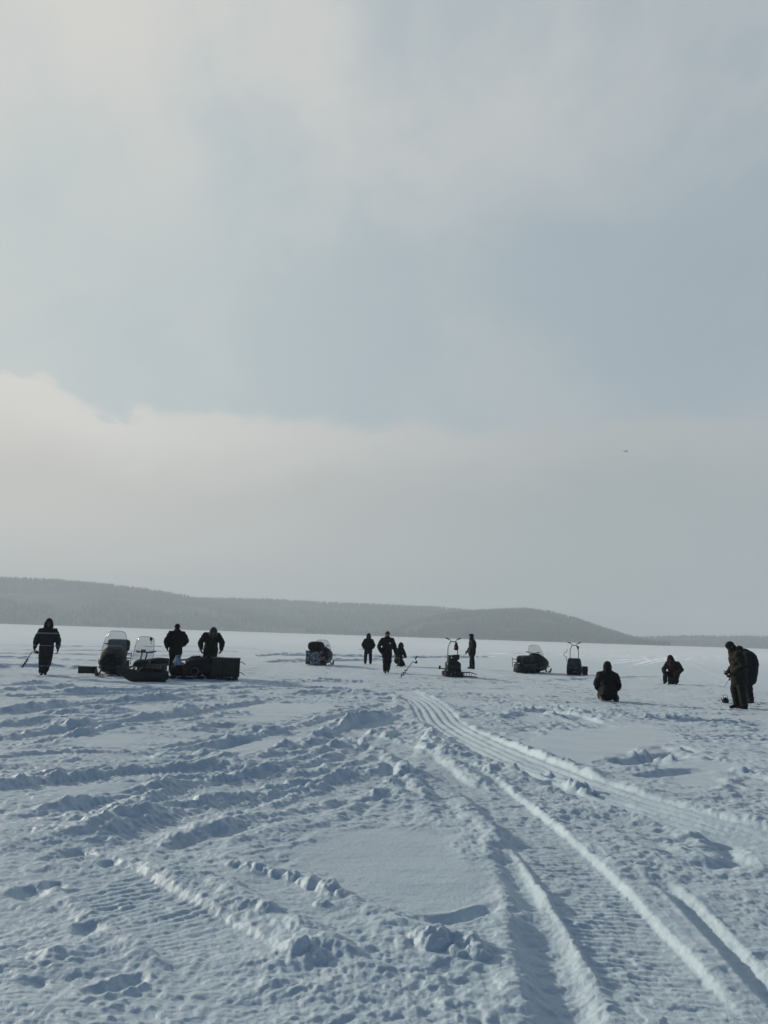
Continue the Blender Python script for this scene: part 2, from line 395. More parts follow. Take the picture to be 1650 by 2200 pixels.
    for i, (P, w, dep, berm) in enumerate(RUTS):
        C = catmull(P, 6); k = near_path(x, y, C, w * 4)
        if not len(k): continue
        X = x[k]; Y = y[k]; s, arc, L = path_dist(X, Y, C)
        s = s + w * .25 * perlin(X * 1.5, Y * 1.5, 600 + i)
        tap = sstep(-w, .25 * L, arc) * sstep(-w, .15 * L, L - arc)
        h[k] += tap * (-dep * np.exp(-np.abs(s / w) ** (2.2 if w < .12 else 4)) + berm * np.exp(-((np.abs(s) - 1.5 * w) / (.45 * w)) ** 2) * (.6 + .8 * np.clip(.5 + perlin(X * 1.7, Y * 1.7, 700 + i), 0, 1)))
    h = belt(h, x, y, LOOP, .38, .03, 0, 0, 4, .012, .05, 801, .7)
    h = belt(h, x, y, LEFT, .27, .03, .065, .013, 0, 0, .018, 803, .8)
    h = belt(h, x, y, OLD, .27, .03, .068, .012, 0, 0, .012, 805, .85)
    h = belt(h, x, y, FRESH, .42, .035, .10, .003, 5, .024, .035, 807, .97)
    fresh = np.zeros(x.shape); k = near_path(x, y, FRESH, .6)
    if len(k): fresh[k] = 1 - sstep(.36, .5, np.abs(path_dist(x[k], y[k], FRESH)[0]))
    h += ((.0042 + .0015 * sstep(5, 9, r)) * fbm(x * 10, y * 10, 77, 3, .7) + .006 * (np.abs(perlin(wx * 5, wy * 5, 78)) - .3) + .007 * sstep(.12, .3, perlin(x * 8.5, y * 8.5, 79)) * sstep(-.1, .3, perlin(x * 1.1, y * 1.1, 80))) * fade * (1 - .75 * smooth) * (1 - .75 * fresh)
    for px, py, rad in BALLS:
        bx, by = G(px, py); d = np.hypot(x - bx, y - by); k = np.nonzero(d < rad * 1.02)[0]
        q = np.sqrt(np.clip(1 - (d[k] / rad) ** 2, 0, 1)); h[k] += rad * .62 * q * (.8 + .4 * perlin(x[k] * 14, y[k] * 14, 61) + .25 * perlin(x[k] * 31, y[k] * 31, 62))
    for px, py, rad, dep in PITS:
        bx, by = G(px, py); d = np.hypot((x - bx), (y - by) * .8); k = np.nonzero(d < rad * 3)[0]
        h[k] += -dep * np.exp(-(d[k] / rad) ** 4) + dep * .12 * np.exp(-((d[k] - rad * 1.5) / (rad * .5)) ** 2)
    return h
def H1(x, y): return float(H(np.array([x]), np.array([y]))[0])

# ------------------------------------------------------------------ materials
def mat(name, col, rough=.8, metal=0.0, spec=.3, bump=None, var=None, dust=None, stripes=None, split=None, camo=None, coat=0.0):
    """procedural material; bump=(scale,strength) var=(scale,amount) dust=(scale,amount,colour) on noise, camo=(scale,colours)"""
    m = bpy.data.materials.new(name); m.use_nodes = True; t = NT(m.node_tree)
    b = t.n['Principled BSDF']; co = t.n.new('ShaderNodeTexCoord').outputs['Object']
    c = tuple(col) + (1.0,)
    sock = None
    if camo:
        sc, cols = camo; nz = t.noise(co, sc, 2.5, .5, .8); sock = c
        for th, cc in zip((.45, .54, .62), cols):
            sock = t.mix(t.smooth(nz, th, th + .02), sock, tuple(cc) + (1.0,))
    if split:
        hw, cc, zlo = split; xx, yy, zz = t.sep(co)
        f = t.m('MULTIPLY', t.smooth(t.m('ABSOLUTE', xx), hw, hw - .02), t.smooth(zz, zlo - .02, zlo))
        sock = t.mix(f, sock or c, tuple(cc) + (1.0,))
    if var:
        nz = t.noise(co, var[0], 4, .6); k = t.smooth(nz, .3, .7, 1 - var[1], 1 + var[1])
        sock = t.mix(1.0, sock or c, t.vec(k, k, k), 'MULTIPLY')
    if stripes:
        xx, yy, zz = t.sep(co); f = None
        for lo, hi in stripes[0]:
            g = t.m('MULTIPLY', t.m('GREATER_THAN', zz, lo), t.m('LESS_THAN', zz, hi)); f = g if f is None else t.m('MAXIMUM', f, g)
        sock = t.mix(f, sock or c, tuple(stripes[1]) + (1.0,))
    if dust:
        nz = t.noise(co, dust[0], 5, .65); f = t.smooth(nz, 1 - dust[1] - .08, 1 - dust[1] + .04)
        sock = t.mix(f, sock or c, tuple(dust[2]) + (1.0,))
    if sock is not None: t.put(b.inputs['Base Color'], sock)
    else: b.inputs['Base Color'].default_value = c
    b.inputs['Roughness'].default_value = rough; b.inputs['Metallic'].default_value = metal
    b.inputs['Specular IOR Level'].default_value = spec; b.inputs['Coat Weight'].default_value = coat
    if bump:
        bn = t.n.new('ShaderNodeBump'); bn.inputs['Strength'].default_value = bump[1]; bn.inputs['Distance'].default_value = .01
        t.l.new(t.noise(co, bump[0], 4, .6), bn.inputs['Height']); t.l.new(bn.outputs[0], b.inputs['Normal'])
    return m

def snow_mat():
    m = bpy.data.materials.new("snow_crust"); m.use_nodes = True; t = NT(m.node_tree)
    b = t.n['Principled BSDF']; co = t.n.new('ShaderNodeTexCoord').outputs['Object']
    grain = t.smooth(t.noise(co, 260, 2, .7), .3, .7); drift = t.smooth(t.noise(co, .9, 4, .6), .35, .65)
    t.put(b.inputs['Base Color'], t.mix(grain, t.mix(drift, (.60, .73, .775, 1), (.645, .77, .81, 1)), (.73, .855, .895, 1)))
    b.inputs['Roughness'].default_value = .5; b.inputs['Specular IOR Level'].default_value = .5
    b.inputs['Sheen Weight'].default_value = .45; b.inputs['Sheen Roughness'].default_value = .25
    n1 = t.noise(co, 28, 4, .65); n2 = t.noise(co, 190, 2, .6)
    hgt = t.m('ADD', t.m('MULTIPLY', n1, 1.0), t.m('MULTIPLY', n2, .28))
    xx, yy, zz = t.sep(co)
    rr = t.m('SQRT', t.m('ADD', t.m('MULTIPLY', xx, xx), t.m('MULTIPLY', yy, yy)))
    bn = t.n.new('ShaderNodeBump'); bn.inputs['Distance'].default_value = .012
    t.put(b.inputs['Sheen Weight'], t.smooth(rr, 35, 160, .4, 1.0))  # far snow's brightness put in as sheen that rises with distance
    t.put(bn.inputs['Strength'], t.smooth(rr, 25, 90, .7, .1))     # wind-polished away from the camp; less bump also lightens the far snow
    t.l.new(hgt, bn.inputs['Height']); t.l.new(bn.outputs[0], b.inputs['Normal'])
    return m

# ------------------------------------------------------------------ mesh helpers
def tag(o, label=None, cat=None, group=None, kind=None):
    if label: o['label'] = label
    if cat: o['category'] = cat
    if group: o['group'] = group
    if kind: o['kind'] = kind
    return o
def link(name, me, m, parent=None):
    o = bpy.data.objects.new(name, me); COL.objects.link(o)
    if m: me.materials.append(m)
    if parent: o.parent = parent
    return o
def obj(name, bm, m, parent=None, smooth=True, bevel=0.0, sub=0, solid=0.0, label=None):
    bmesh.ops.recalc_face_normals(bm, faces=bm.faces)
    me = bpy.data.meshes.new(name); bm.to_mesh(me); bm.free()
    o = link(name, me, m, parent)
    if solid:
        k = o.modifiers.new("solid", 'SOLIDIFY'); k.thickness = solid; k.offset = 0
    if bevel:
        k = o.modifiers.new("bevel", 'BEVEL'); k.width = bevel; k.segments = 2; k.limit_method = 'ANGLE'; k.angle_limit = R(40)
    if sub:
        k = o.modifiers.new("sub", 'SUBSURF'); k.levels = sub; k.render_levels = sub
    if smooth:
        if bevel and not sub: me.shade_smooth(); k = o.modifiers.new("wn", 'WEIGHTED_NORMAL')
        else: me.shade_smooth()
    if label: o['label'] = label
    return o
def thing(name, label, cat, loc, rz=0.0, group=None):
    o = bpy.data.objects.new(name, None); COL.objects.link(o); o.empty_display_size = .2
    o.location = loc; o.rotation_euler = (0, 0, R(rz)); return tag(o, label, cat, group)
def BM(): return bmesh.new()
V = Vector
def box(bm, c, s, rot=None, taper=None):
    """box centred at c, full size s; taper=(tx,ty) scales the top"""
    vs = []
    for dz in (-1, 1):
        for dx, dy in ((-1, -1), (1, -1), (1, 1), (-1, 1)):
            tx, ty = taper if (taper and dz > 0) else (1, 1)
            p = V((dx * s[0] / 2 * tx, dy * s[1] / 2 * ty, dz * s[2] / 2))
            if rot: p = Euler([R(a) for a in rot]).to_matrix() @ p
            vs.append(bm.verts.new(p + V(c)))
    for f in ((3, 2, 1, 0), (4, 5, 6, 7), (0, 1, 5, 4), (1, 2, 6, 5), (2, 3, 7, 6), (3, 0, 4, 7)): bm.faces.new([vs[i] for i in f])
    return bm
def sweep(bm, pts, rad, side=None, n=12, cap=True):
    """closed round-ended loft through pts; rad: number or (a,b) per point, a along side"""
    P = [V(p) for p in pts]
    Rr = [(q, q) if not hasattr(q, '__len__') else tuple(q) for q in (rad if hasattr(rad, '__len__') else [rad] * len(P))]
    T = []
    for i in range(len(P)):
        t = P[min(i + 1, len(P) - 1)] - P[max(i - 1, 0)]; T.append(t.normalized() if t.length > 1e-9 else V((0, 0, 1)))
    u = V(side) if side is not None else (V((1, 0, 0)) if abs(T[0].x) < .8 else V((0, 1, 0)))
    st = []
    if cap:
        for q in (80, 50, 22): st.append((P[0] - T[0] * min(Rr[0]) * math.sin(R(q)), Rr[0][0] * math.cos(R(q)), Rr[0][1] * math.cos(R(q)), T[0]))
    for p, r_, t in zip(P, Rr, T): st.append((p, r_[0], r_[1], t))
    if cap:
        for q in (22, 50, 80): st.append((P[-1] + T[-1] * min(Rr[-1]) * math.sin(R(q)), Rr[-1][0] * math.cos(R(q)), Rr[-1][1] * math.cos(R(q)), T[-1]))
    prev = None; first = None
    for p, a, b, t in st:
        uu = u - t * u.dot(t)
        if uu.length < 1e-6: uu = t.orthogonal()
        uu.normalize(); vv = t.cross(uu)
        if side is None: u = uu
        ring = [bm.verts.new(p + uu * (a * math.cos(2 * math.pi * k / n)) + vv * (b * math.sin(2 * math.pi * k / n))) for k in range(n)]
        if prev:
            for k in range(n): bm.faces.new((prev[k], prev[(k + 1) % n], ring[(k + 1) % n], ring[k]))
        else: first = ring
        prev = ring
    bm.faces.new(first[::-1]); bm.faces.new(prev)
    return bm
def tube(bm, pts, r=.012, n=8): return sweep(bm, pts, r, n=n, cap=False)
def ell(bm, c, r, M3=None, n=16):
    g = bmesh.ops.create_uvsphere(bm, u_segments=n, v_segments=max(8, n // 2 + 2), radius=1)
    for v in g['verts']:
        p = V((v.co.x * r[0], v.co.y * r[1], v.co.z * r[2])); v.co = (M3 @ p if M3 else p) + V(c)
    return bm
def loft(bm, rings, closed=True):
    prev = None; first = None
    for ring in rings:
        vs = [bm.verts.new(p) for p in ring]; n = len(vs)
        if prev:
            for k in range(n): bm.faces.new((prev[k], prev[(k + 1) % n], vs[(k + 1) % n], vs[k]))
        else: first = vs
        prev = vs
    if closed: bm.faces.new(first[::-1]); bm.faces.new(prev)
    return bm
def sring(y, zc, a, b, e=3.0, n=20, xo=0.0):
    o = []
    for k in range(n):
        t = 2 * math.pi * k / n; c, s = math.cos(t), math.sin(t)
        o.append((xo + a * math.copysign(abs(c) ** (2 / e), c), y, zc + b * math.copysign(abs(s) ** (2 / e), s)))
    return o
def prism(bm, prof, x0, x1):
    """side profile of (y,z) points extruded along x"""
    return loft(bm, [[(x0, y, z) for y, z in prof], [(x1, y, z) for y, z in prof]])

DG = None
def blob(name, bm, m, parent, voxel=.014, smooth=4, wr=None, label=None):
    """fuse overlapping closed pieces into one continuous skin; wr=[(freq,amp),...] cloth folds"""
    bmesh.ops.recalc_face_normals(bm, faces=bm.faces)
    me = bpy.data.meshes.new("tmp"); bm.to_mesh(me); bm.free()
    o = bpy.data.objects.new("tmp", me); COL.objects.link(o)
    k = o.modifiers.new("r", 'REMESH'); k.mode = 'VOXEL'; k.voxel_size = voxel
    if smooth:
        k = o.modifiers.new("s", 'SMOOTH'); k.factor = .5; k.iterations = smooth
    dg = bpy.context.evaluated_depsgraph_get(); dg.update()
    nm = bpy.data.meshes.new_from_object(o.evaluated_get(dg))
    bpy.data.objects.remove(o); bpy.data.meshes.remove(me)
    nm.name = name; nm.materials.clear()
    if wr:
        n = len(nm.vertices); co = np.empty(n * 3); nm.vertices.foreach_get('co', co); co = co.reshape(-1, 3)
        no = np.empty(n * 3); nm.vertex_normals.foreach_get('vector', no); no = no.reshape(-1, 3)
        sd = random.randint(0, 9999); d = 0
        for f, a in wr:
            q = co * np.array([f, f, f * 1.35]); q = q + .6 * noise3(q * .7, sd + 5)[:, None]
            d = d + a * (.6 - 1.6 * np.abs(noise3(q, sd + int(f))))
        co = co + no * d[:, None]; nm.vertices.foreach_set('co', co.ravel()); nm.update()
    nm.shade_smooth()
    ob = link(name, nm, m, parent)
    if label: ob['label'] = label
    return ob

# ------------------------------------------------------------------ the snow sheet
MAT_SNOW = snow_mat()
def build_snow():
    dense = R(40); ca = 880
    th = np.concatenate([np.linspace(-dense, dense, ca), np.linspace(dense, 2 * math.pi - dense, 46)[1:-1]])
    rr = np.concatenate([[.15, .5, .9, 1.3, 1.6, 1.9, 2.1, 2.3], np.exp(np.arange(math.log(2.45), math.log(110), .0027)), np.exp(np.arange(math.log(110.3), math.log(5000), .02)), [5000.]])
    nT, nR = len(th), len(rr)
    Rm, Tm = np.meshgrid(rr, th, indexing='ij')
    x = (Rm * np.sin(Tm)).ravel(); y = (Rm * np.cos(Tm)).ravel()
    z = H(x, y)
    me = bpy.data.meshes.new("snow_field")
    nv = nR * nT
    me.vertices.add(nv + 1)
    co = np.empty((nv + 1, 3), np.float32); co[:nv, 0] = x; co[:nv, 1] = y; co[:nv, 2] = z; co[nv] = (0, 0, z[0])
    me.vertices.foreach_set('co', co.ravel())
    i = np.arange(nR - 1)[:, None] * nT; j = np.arange(nT)[None, :]; j2 = (j + 1) % nT
    q = np.stack([i + j, i + nT + j, i + nT + j2, i + j2], -1).reshape(-1, 4)[:, ::-1]
    tri = np.stack([np.full(nT, nv), np.arange(nT), (np.arange(nT) + 1) % nT], -1)[:, ::-1]
    nq, nt = len(q), len(tri)
    loops = np.concatenate([q.ravel(), tri.ravel()]).astype(np.int32)
    me.loops.add(len(loops)); me.loops.foreach_set('vertex_index', loops)
    me.polygons.add(nq + nt)
    st = np.concatenate([np.arange(nq) * 4, nq * 4 + np.arange(nt) * 3]).astype(np.int32)
    me.polygons.foreach_set('loop_start', st)
    me.update(calc_edges=True); me.validate(); me.shade_smooth()
    nrm = me.polygons[len(me.polygons) // 2].normal
    if nrm.z < 0: me.flip_normals()
    tag(link("snow_field", me, MAT_SNOW), "rutted snow over the frozen lake", None, None, 'structure')
build_snow()

# ------------------------------------------------------------------ hills with far-off forest
MAT_HILL = mat("hill_ground", (.034, .039, .037), .95, var=(.006, .4), dust=(.004, .33, (.050, .055, .055)))
MAT_WOOD = mat("far_conifers", (.032, .038, .035), .95, var=(.01, .2))
def hill(sil, base_d, crest_d, back_d, ntree, seed, th=9.0):
    rng = np.random.default_rng(seed)
    az, tn = [], []
    for px, py in sil:
        d = ray(px, py); az.append(math.atan2(d.x, d.y)); tn.append(d.z / math.hypot(d.x, d.y))
    az = np.array(az); tn = np.array(tn)
    A = np.linspace(az[0], az[-1], 260); E = np.interp(A, az, tn)
    E = np.convolve(np.pad(E, 4, 'edge'), np.ones(9) / 9, 'valid')
    T = np.linspace(0, 2, 41)
    def surf(a, t):
        e = np.interp(a, A, E)
        hc = np.maximum(e * crest_d + CAM_H - th * .75, .5)
        t1 = np.clip(t, 0, 1); t2 = np.clip(t - 1, 0, 1)
        r = np.where(t < 1, base_d + (crest_d - base_d) * t1, crest_d + (back_d - crest_d) * t2)
        r = r + np.where(t < .5, 60, 0) * perlin(a * 22, 0 * a, seed) * (1 - t1 * 2).clip(0)
        prof = t1 ** .85 * (1.0 - .25 * t1 * (1 - t1)) * (1 - .6 * t2 ** 1.5)
        z = hc * prof + hc * .12 * t1 * (1 - t1) * 4 * fbm(a * 9, t * 2.3, seed + 9, 3) - 1.0 * (t < .02)
        return r * np.sin(a), r * np.cos(a), z
    AA, TT = np.meshgrid(A, T, indexing='ij')
    x, y, z = surf(AA.ravel(), TT.ravel())
    nA, nT = len(A), len(T)
    i = np.arange(nA - 1)[:, None] * nT; j = np.arange(nT - 1)[None, :]
    q = np.stack([i + j, i + nT + j, i + nT + j + 1, i + j + 1], -1).reshape(-1, 4)
    me = bpy.data.meshes.new("hill"); me.from_pydata(np.stack([x, y, z], -1).tolist(), [], q.tolist()); me.update(); me.shade_smooth()
    if me.polygons[len(me.polygons) // 3].normal.z < 0: me.flip_normals()
    tag(link("hill", me, MAT_HILL), None, None, None, 'structure')
    # conifers: one mass
    a = rng.uniform(A[0], A[-1], ntree); t = rng.uniform(0.02, 1.12, ntree)
    ncr = ntree // 3; t[:ncr] = rng.uniform(.93, 1.04, ncr)
    gap = fbm(a * 14, t * 3.0, seed + 4, 2); k = gap < .33; k[:ncr] = True; a = a[k]; t = t[k]
    x, y, z = surf(a, t); n = len(a)
    hh = th * rng.uniform(.55, 1.25, n) ; rad = hh * rng.uniform(.16, .26, n)
    ang = np.arange(5) * 2 * math.pi / 5
    ring1 = np.stack([x[:, None] + rad[:, None] * np.cos(ang), y[:, None] + rad[:, None] * np.sin(ang), np.repeat((z - .8)[:, None], 5, 1)], -1)
    top = np.stack([x, y, z + hh], -1)[:, None, :]
    vs = np.concatenate([ring1, top], 1).reshape(-1, 3)
    b = np.arange(n)[:, None, None] * 6; kk = np.arange(5)
    f = (b + np.stack([kk, (kk + 1) % 5, np.full(5, 5)], -1)[None]).reshape(-1, 3)
    me = bpy.data.meshes.new("forest"); me.vertices.add(len(vs)); me.vertices.foreach_set('co', vs.astype(np.float32).ravel())
    me.loops.add(f.size); me.loops.foreach_set('vertex_index', f.astype(np.int32).ravel())
    me.polygons.add(len(f)); me.polygons.foreach_set('loop_start', (np.arange(len(f)) * 3).astype(np.int32))
    me.update(calc_edges=True)
    tag(link("forest", me, MAT_WOOD), None, None, None, 'stuff')
hill([(-1300, 1225), (-600, 1230), (-200, 1234), (0, 1239), (100, 1243), (200, 1251), (300, 1262), (380, 1275), (430, 1286), (520, 1300), (640, 1325), (760, 1352), (860, 1367)], 1750, 2500, 3300, 12000, 3, 12)
hill([(250, 1300), (330, 1290), (430, 1284), (520, 1285), (600, 1287), (700, 1293), (850, 1299), (950, 1304), (1060, 1315), (1160, 1345), (1240, 1378)], 1950, 2700, 3500, 7000, 5, 12)
hill([(820, 1355), (900, 1330), (960, 1316), (1040, 1309), (1130, 1306), (1180, 1312), (1240, 1328), (1300, 1349), (1345, 1363), (1385, 1374), (1440, 1387)], 1600, 2100, 2700, 6000, 8, 9)
hill([(1200, 1372), (1330, 1369), (1420, 1366), (1500, 1365), (1560, 1366), (1650, 1366), (1900, 1369), (2400, 1380), (3000, 1395)], 2150, 2550, 3200, 6000, 12, 9)


# ------------------------------------------------------------------ people
M_SKIN = mat("skin", (.19, .105, .075), .7)
M_BLACK = mat("black_cloth", (0.0088, 0.0105, 0.0121), .85, bump=(60, .3))
M_NAVY = mat("navy_cloth", (0.0094, 0.0121, 0.0171), .85, bump=(60, .3))
M_CHAR = mat("charcoal_cloth", (0.0127, 0.0143, 0.0154), .85, bump=(60, .3))
M_OLIVE = mat("olive_cloth", (0.0089, 0.0099, 0.0075), .85, bump=(60, .3))
M_BROWN = mat("brown_cloth", (0.0123, 0.0095, 0.0061), .85, bump=(60, .3))
M_DKBROWN = mat("dark_brown_cloth", (0.0114, 0.0088, 0.0070), .85, bump=(60, .3))
M_CAMO = mat("camouflage_cloth", (.013, .016, .012), .9, camo=(9, [(.022, .023, .018), (.009, .010, .009), (.032, .031, .026)]), bump=(60, .3))
M_BOOT = mat("boot_rubber", (.014, .015, .016), .6)
M_GLOVE = mat("glove_cloth", (.014, .014, .015), .8)
M_FUR = mat("dark_fur", (.020, .017, .015), .95, bump=(40, 1.0))
M_FROST = mat("frosted_fur", (.05, .05, .048), .95, bump=(40, 1.0), dust=(22, .36, (.34, .37, .39)))
M_STRIPE = mat("striped_workwear", (.017, .020, .024), .8, bump=(60, .3), stripes=([(1.335, 1.375), (.955, .975)], (.20, .215, .22)))
M_STRIPE_T = mat("striped_work_trousers", (.017, .020, .024), .8, bump=(60, .3), stripes=([(.31, .335)], (.17, .185, .19)))
M_REDVEST = mat("red_fronted_jacket", (.017, .018, .021), .85, split=(.17, (.05, .009, .010), .30), bump=(60, .3))
M_RUST = mat("rust_knit", (.10, .045, .02), .95, bump=(80, .6))
M_EYE = mat("eye", (.01, .01, .01), .2)
M_PALE = mat("pale_felt", (.30, .32, .32), .9, var=(14, .3))
M_BADGE = mat("white_badge", (.75, .76, .76), .6)

def person(label, px, py, rz, jm, tm, lean=(0, 0), head=None, hpitch=0, hyaw=0, pelvis=(0, 0, .94), spine=None, arms=None, legs=None,
           hat='hood', hatm=None, hem=.72, s=1.0, gl=M_GLOVE, bm_=M_BOOT, sole=None, badge=None, bulk=1.0, collar=None, z=None, pocket=False, pale=None):
    x, y = G(px, py)
    gz = H1(x, y) if z is None else z
    x, y = x * (CAM_H - gz) / CAM_H, y * (CAM_H - gz) / CAM_H
    gz = H1(x, y) - .015
    p = thing("person", label, "person", (x, y, gz), rz, "people fishing on the ice")
    p.scale = (s, s, s)
    sp = [V(q) for q in (spine or [pelvis, (0, 0, 1.14), (0, .01, 1.34), (0, .0, 1.49)])]
    hd = V(head or (sp[3].x, sp[3].y - .02, sp[3].z + .155))
    HM = (Matrix.Rotation(R(hyaw), 3, 'Z') @ Matrix.Rotation(R(hpitch), 3, 'X'))
    up = (sp[3] - sp[2]).normalized()
    A = arms or [[(-.20, 0, 1.42), (-.29, .03, 1.15), (-.30, -.06, .90)], [(.20, 0, 1.42), (.29, .03, 1.15), (.30, -.06, .90)]]
    A = [[V(q) for q in a] for a in A]
    L = legs or [[(-.10, 0, .92), (-.11, -.03, .50), (-.11, .0, .10)], [(.10, 0, .92), (.11, -.03, .50), (.11, .0, .10)]]
    # toe direction is the fourth point when given
    L = [[V(q) for q in l] for l in L]
    # body: one continuous skin
    b = BM()
    ell(b, hd + HM @ V((0, .005, .02)), (.078, .098, .105), HM); ell(b, hd + HM @ V((0, -.025, -.05)), (.058, .068, .075), HM)
    ell(b, hd + HM @ V((0, -.098, -.015)), (.014, .022, .026), HM, 10); ell(b, hd + HM @ V((0, -.088, -.062)), (.026, .012, .009), HM, 10)
    for q in (-1, 1): ell(b, hd + HM @ V((q * .078, .01, -.005)), (.012, .024, .034), HM, 10)
    sweep(b, [hd + HM @ V((0, .01, -.05)), sp[3]], [.055, .065])
    sweep(b, sp, [(.155, .11), (.145, .105), (.17, .115), (.10, .085)], side=(1, 0, 0))
    for a in A:
        sweep(b, [a[0], a[1], a[2]], [.06, .046, .033]); sweep(b, [sp[2] + (sp[3] - sp[2]) * .5, a[0]], [.07, .06])
        dr = (a[2] - a[1]).normalized(); sweep(b, [a[2], a[2] + dr * .09], [.032, .03])
    for l in L:
        sweep(b, [l[0], l[1], l[2]], [.085, .06, .045]); t = l[3] if len(l) > 3 else l[2] + V((0, -.14, -.05)); sweep(b, [l[2], l[2] * .35 + t * .65], [.04, .034])
    blob("body", b, M_SKIN, p, .013, 2)
    for q in (-1, 1):
        e = BM(); ell(e, hd + HM @ V((q * .03, -.094, .012)), (.012, .008, .008), HM, 8); obj("eye", e, M_EYE, p)
    # jacket
    b = BM(); k = bulk; d0 = (sp[0] - sp[1]).normalized()
    hemp = sp[0] + d0 * (sp[0].z - hem) if hem is not None else sp[0]
    sweep(b, [hemp, sp[0], sp[1], sp[2], sp[2] + (sp[3] - sp[2]) * .6, sp[3] + up * .02], [(.205 * k, .165 * k), (.20 * k, .165 * k), (.205 * k, .165 * k), (.215 * k, .165 * k), (.185, .15), (.125, .12)], side=(1, 0, 0), n=20)
    for a in A:
        sweep(b, [sp[2] + (sp[3] - sp[2]) * .35 + (a[0] - sp[2]) * .25, a[0], a[0] * .5 + a[1] * .5, a[1], a[1] * .45 + a[2] * .55, a[2]], [.12, .102 * k, .092 * k, .085 * k, .078 * k, .058])
    if collar: ell(b, sp[3] + V((0, .05, .0)), collar)
    if hat != 'hood': sweep(b, [sp[3] + V((-.09, .03, .02)), sp[3] + V((0, .085, .0)), sp[3] + V((.09, .03, .02))], [.05, .06, .05])
    blob("jacket", b, jm, p, .016, 3, [(7, .014), (17, .008)])
    # trousers
    b = BM(); sweep(b, [sp[0] + V((0, 0, .06)), sp[0] - V((0, 0, .04))], [(.18, .14), (.185, .145)], side=(1, 0, 0))
    for l in L: sweep(b, [l[0], l[0] * .5 + l[1] * .5, l[1], l[1] * .5 + l[2] * .5, l[2] * .92 + l[1] * .08], [.118 * k, .112, .098, .092, .086])
    blob("trousers", b, tm, p, .016, 3, [(6, .014), (15, .009)])
    for i, l in enumerate(L):
        t = l[3] if len(l) > 3 else l[2] + V((0, -.16, -.055)); dn = (l[2] - l[1]).normalized()
        b = BM(); sweep(b, [l[2] - dn * .14, l[2]], [.072, .066]); heel = l[2] + dn * .045 - (t - l[2]).normalized() * .03
        sweep(b, [heel, l[2] * .4 + t * .6 , t], [.052, .05, .043])
        bo = blob("boot", b, bm_, p, .012, 2)
        if sole and i == 1:
            b = BM(); sweep(b, [heel + sole[0], t + sole[0]], [(.05, .02), (.046, .02)], side=sole[1]); obj("sole", b, M_PALE, bo)
    # gloves with five fingers, curled a little
    for i, a in enumerate(A):
        if pocket: continue
        dr = (a[2] - a[1]).normalized(); sgn = -1 if i == 0 else 1
        fw = V((0, -1, 0)); fw = (fw - dr * fw.dot(dr)); fw = fw.normalized() if fw.length > .2 else V((sgn * -1, 0, 0))
        ins = dr.cross(fw).normalized()
        if ins.x * sgn > 0: ins = -ins
        b = BM(); w = a[2]
        sweep(b, [w - dr * .02, w + dr * .03, w + dr * .10], [(.038, .032), (.046, .028), (.047, .022)], side=fw)
        for q, ln in zip((-.036, -.012, .012, .036), (.062, .078, .082, .07)):
            o = w + dr * .10 + fw * q
            sweep(b, [o, o + dr * ln * .5 + ins * .010, o + dr * ln * .85 + ins * .035, o + dr * ln * .8 + ins * .06], [.0135, .0125, .0115, .010], n=8)
        o = w + dr * .035 + fw * .040
        sweep(b, [o, o + fw * .035 + dr * .03 + ins * .01, o + fw * .042 + dr * .065 + ins * .025], [.016, .0145, .012], n=8)
        blob("glove", b, gl, p, .006, 2)
    # head gear
    hm_ = hatm or jm
    b = BM()
    if hat == 'hood':
        g = bmesh.ops.create_uvsphere(b, u_segments=28, v_segments=20, radius=1)
        kill = [v for v in b.verts if V((v.co.x, v.co.y, v.co.z + .12)).normalized().dot(V((0, -1, 0))) > .74 or v.co.z < -.93]
        bmesh.ops.delete(b, geom=kill, context='VERTS')
        for v in b.verts:
            q = v.co.copy(); wid = .128 + .085 * max(0, -q.z) ** 1.3
            v.co = hd + HM @ V((q.x * wid, q.y * .142 + .015, q.z * .165 + (.02 if q.z > .8 else 0)))
        obj("hood", b, hm_, p, solid=.022, sub=1)
        b = BM(); n = 20; pts = []
        for i in range(n + 1):
            t = 2 * math.pi * i / n; pts.append(hd + HM @ V((.092 * math.sin(t), -.098 - .012 * math.cos(t), -.012 + .115 * math.cos(t))))
        sweep(b, pts, .02, n=8, cap=False); obj("hood_trim", b, M_FROST if hm_ is M_FROST else M_FUR, p)
    else:
        ell(b, hd + HM @ V((0, .01, .055)), (.098, .118, .092), HM); ell(b, hd + HM @ V((0, .065, -.045)), (.085, .055, .10), HM)
        sweep(b, [hd + HM @ V((-.09, -.03, .03)), hd + HM @ V((0, .11, .02)), hd + HM @ V((.09, -.03, .03))], [.024, .03, .024])
        if hat in ('fur', 'cap'):
            for q in (-1, 1): ell(b, hd + HM @ V((q * .088, .012, -.03)), (.028, .06, .085), HM)
        if hat == 'fur': ell(b, hd + HM @ V((0, -.10, .085)), (.085, .03, .045), HM)
        if hat == 'cap': sweep(b, [hd + HM @ V((-.05, -.13, .06)), hd + HM @ V((.05, -.13, .06))], [(.03, .012)] * 2, side=(0, 1, 0))
        blob("hat", b, hm_, p, .012, 2, [(30, .006)])
    if badge:
        b = BM(); ell(b, badge, (.030, .012, .036)); obj("badge", b, M_BADGE, p)
    return p

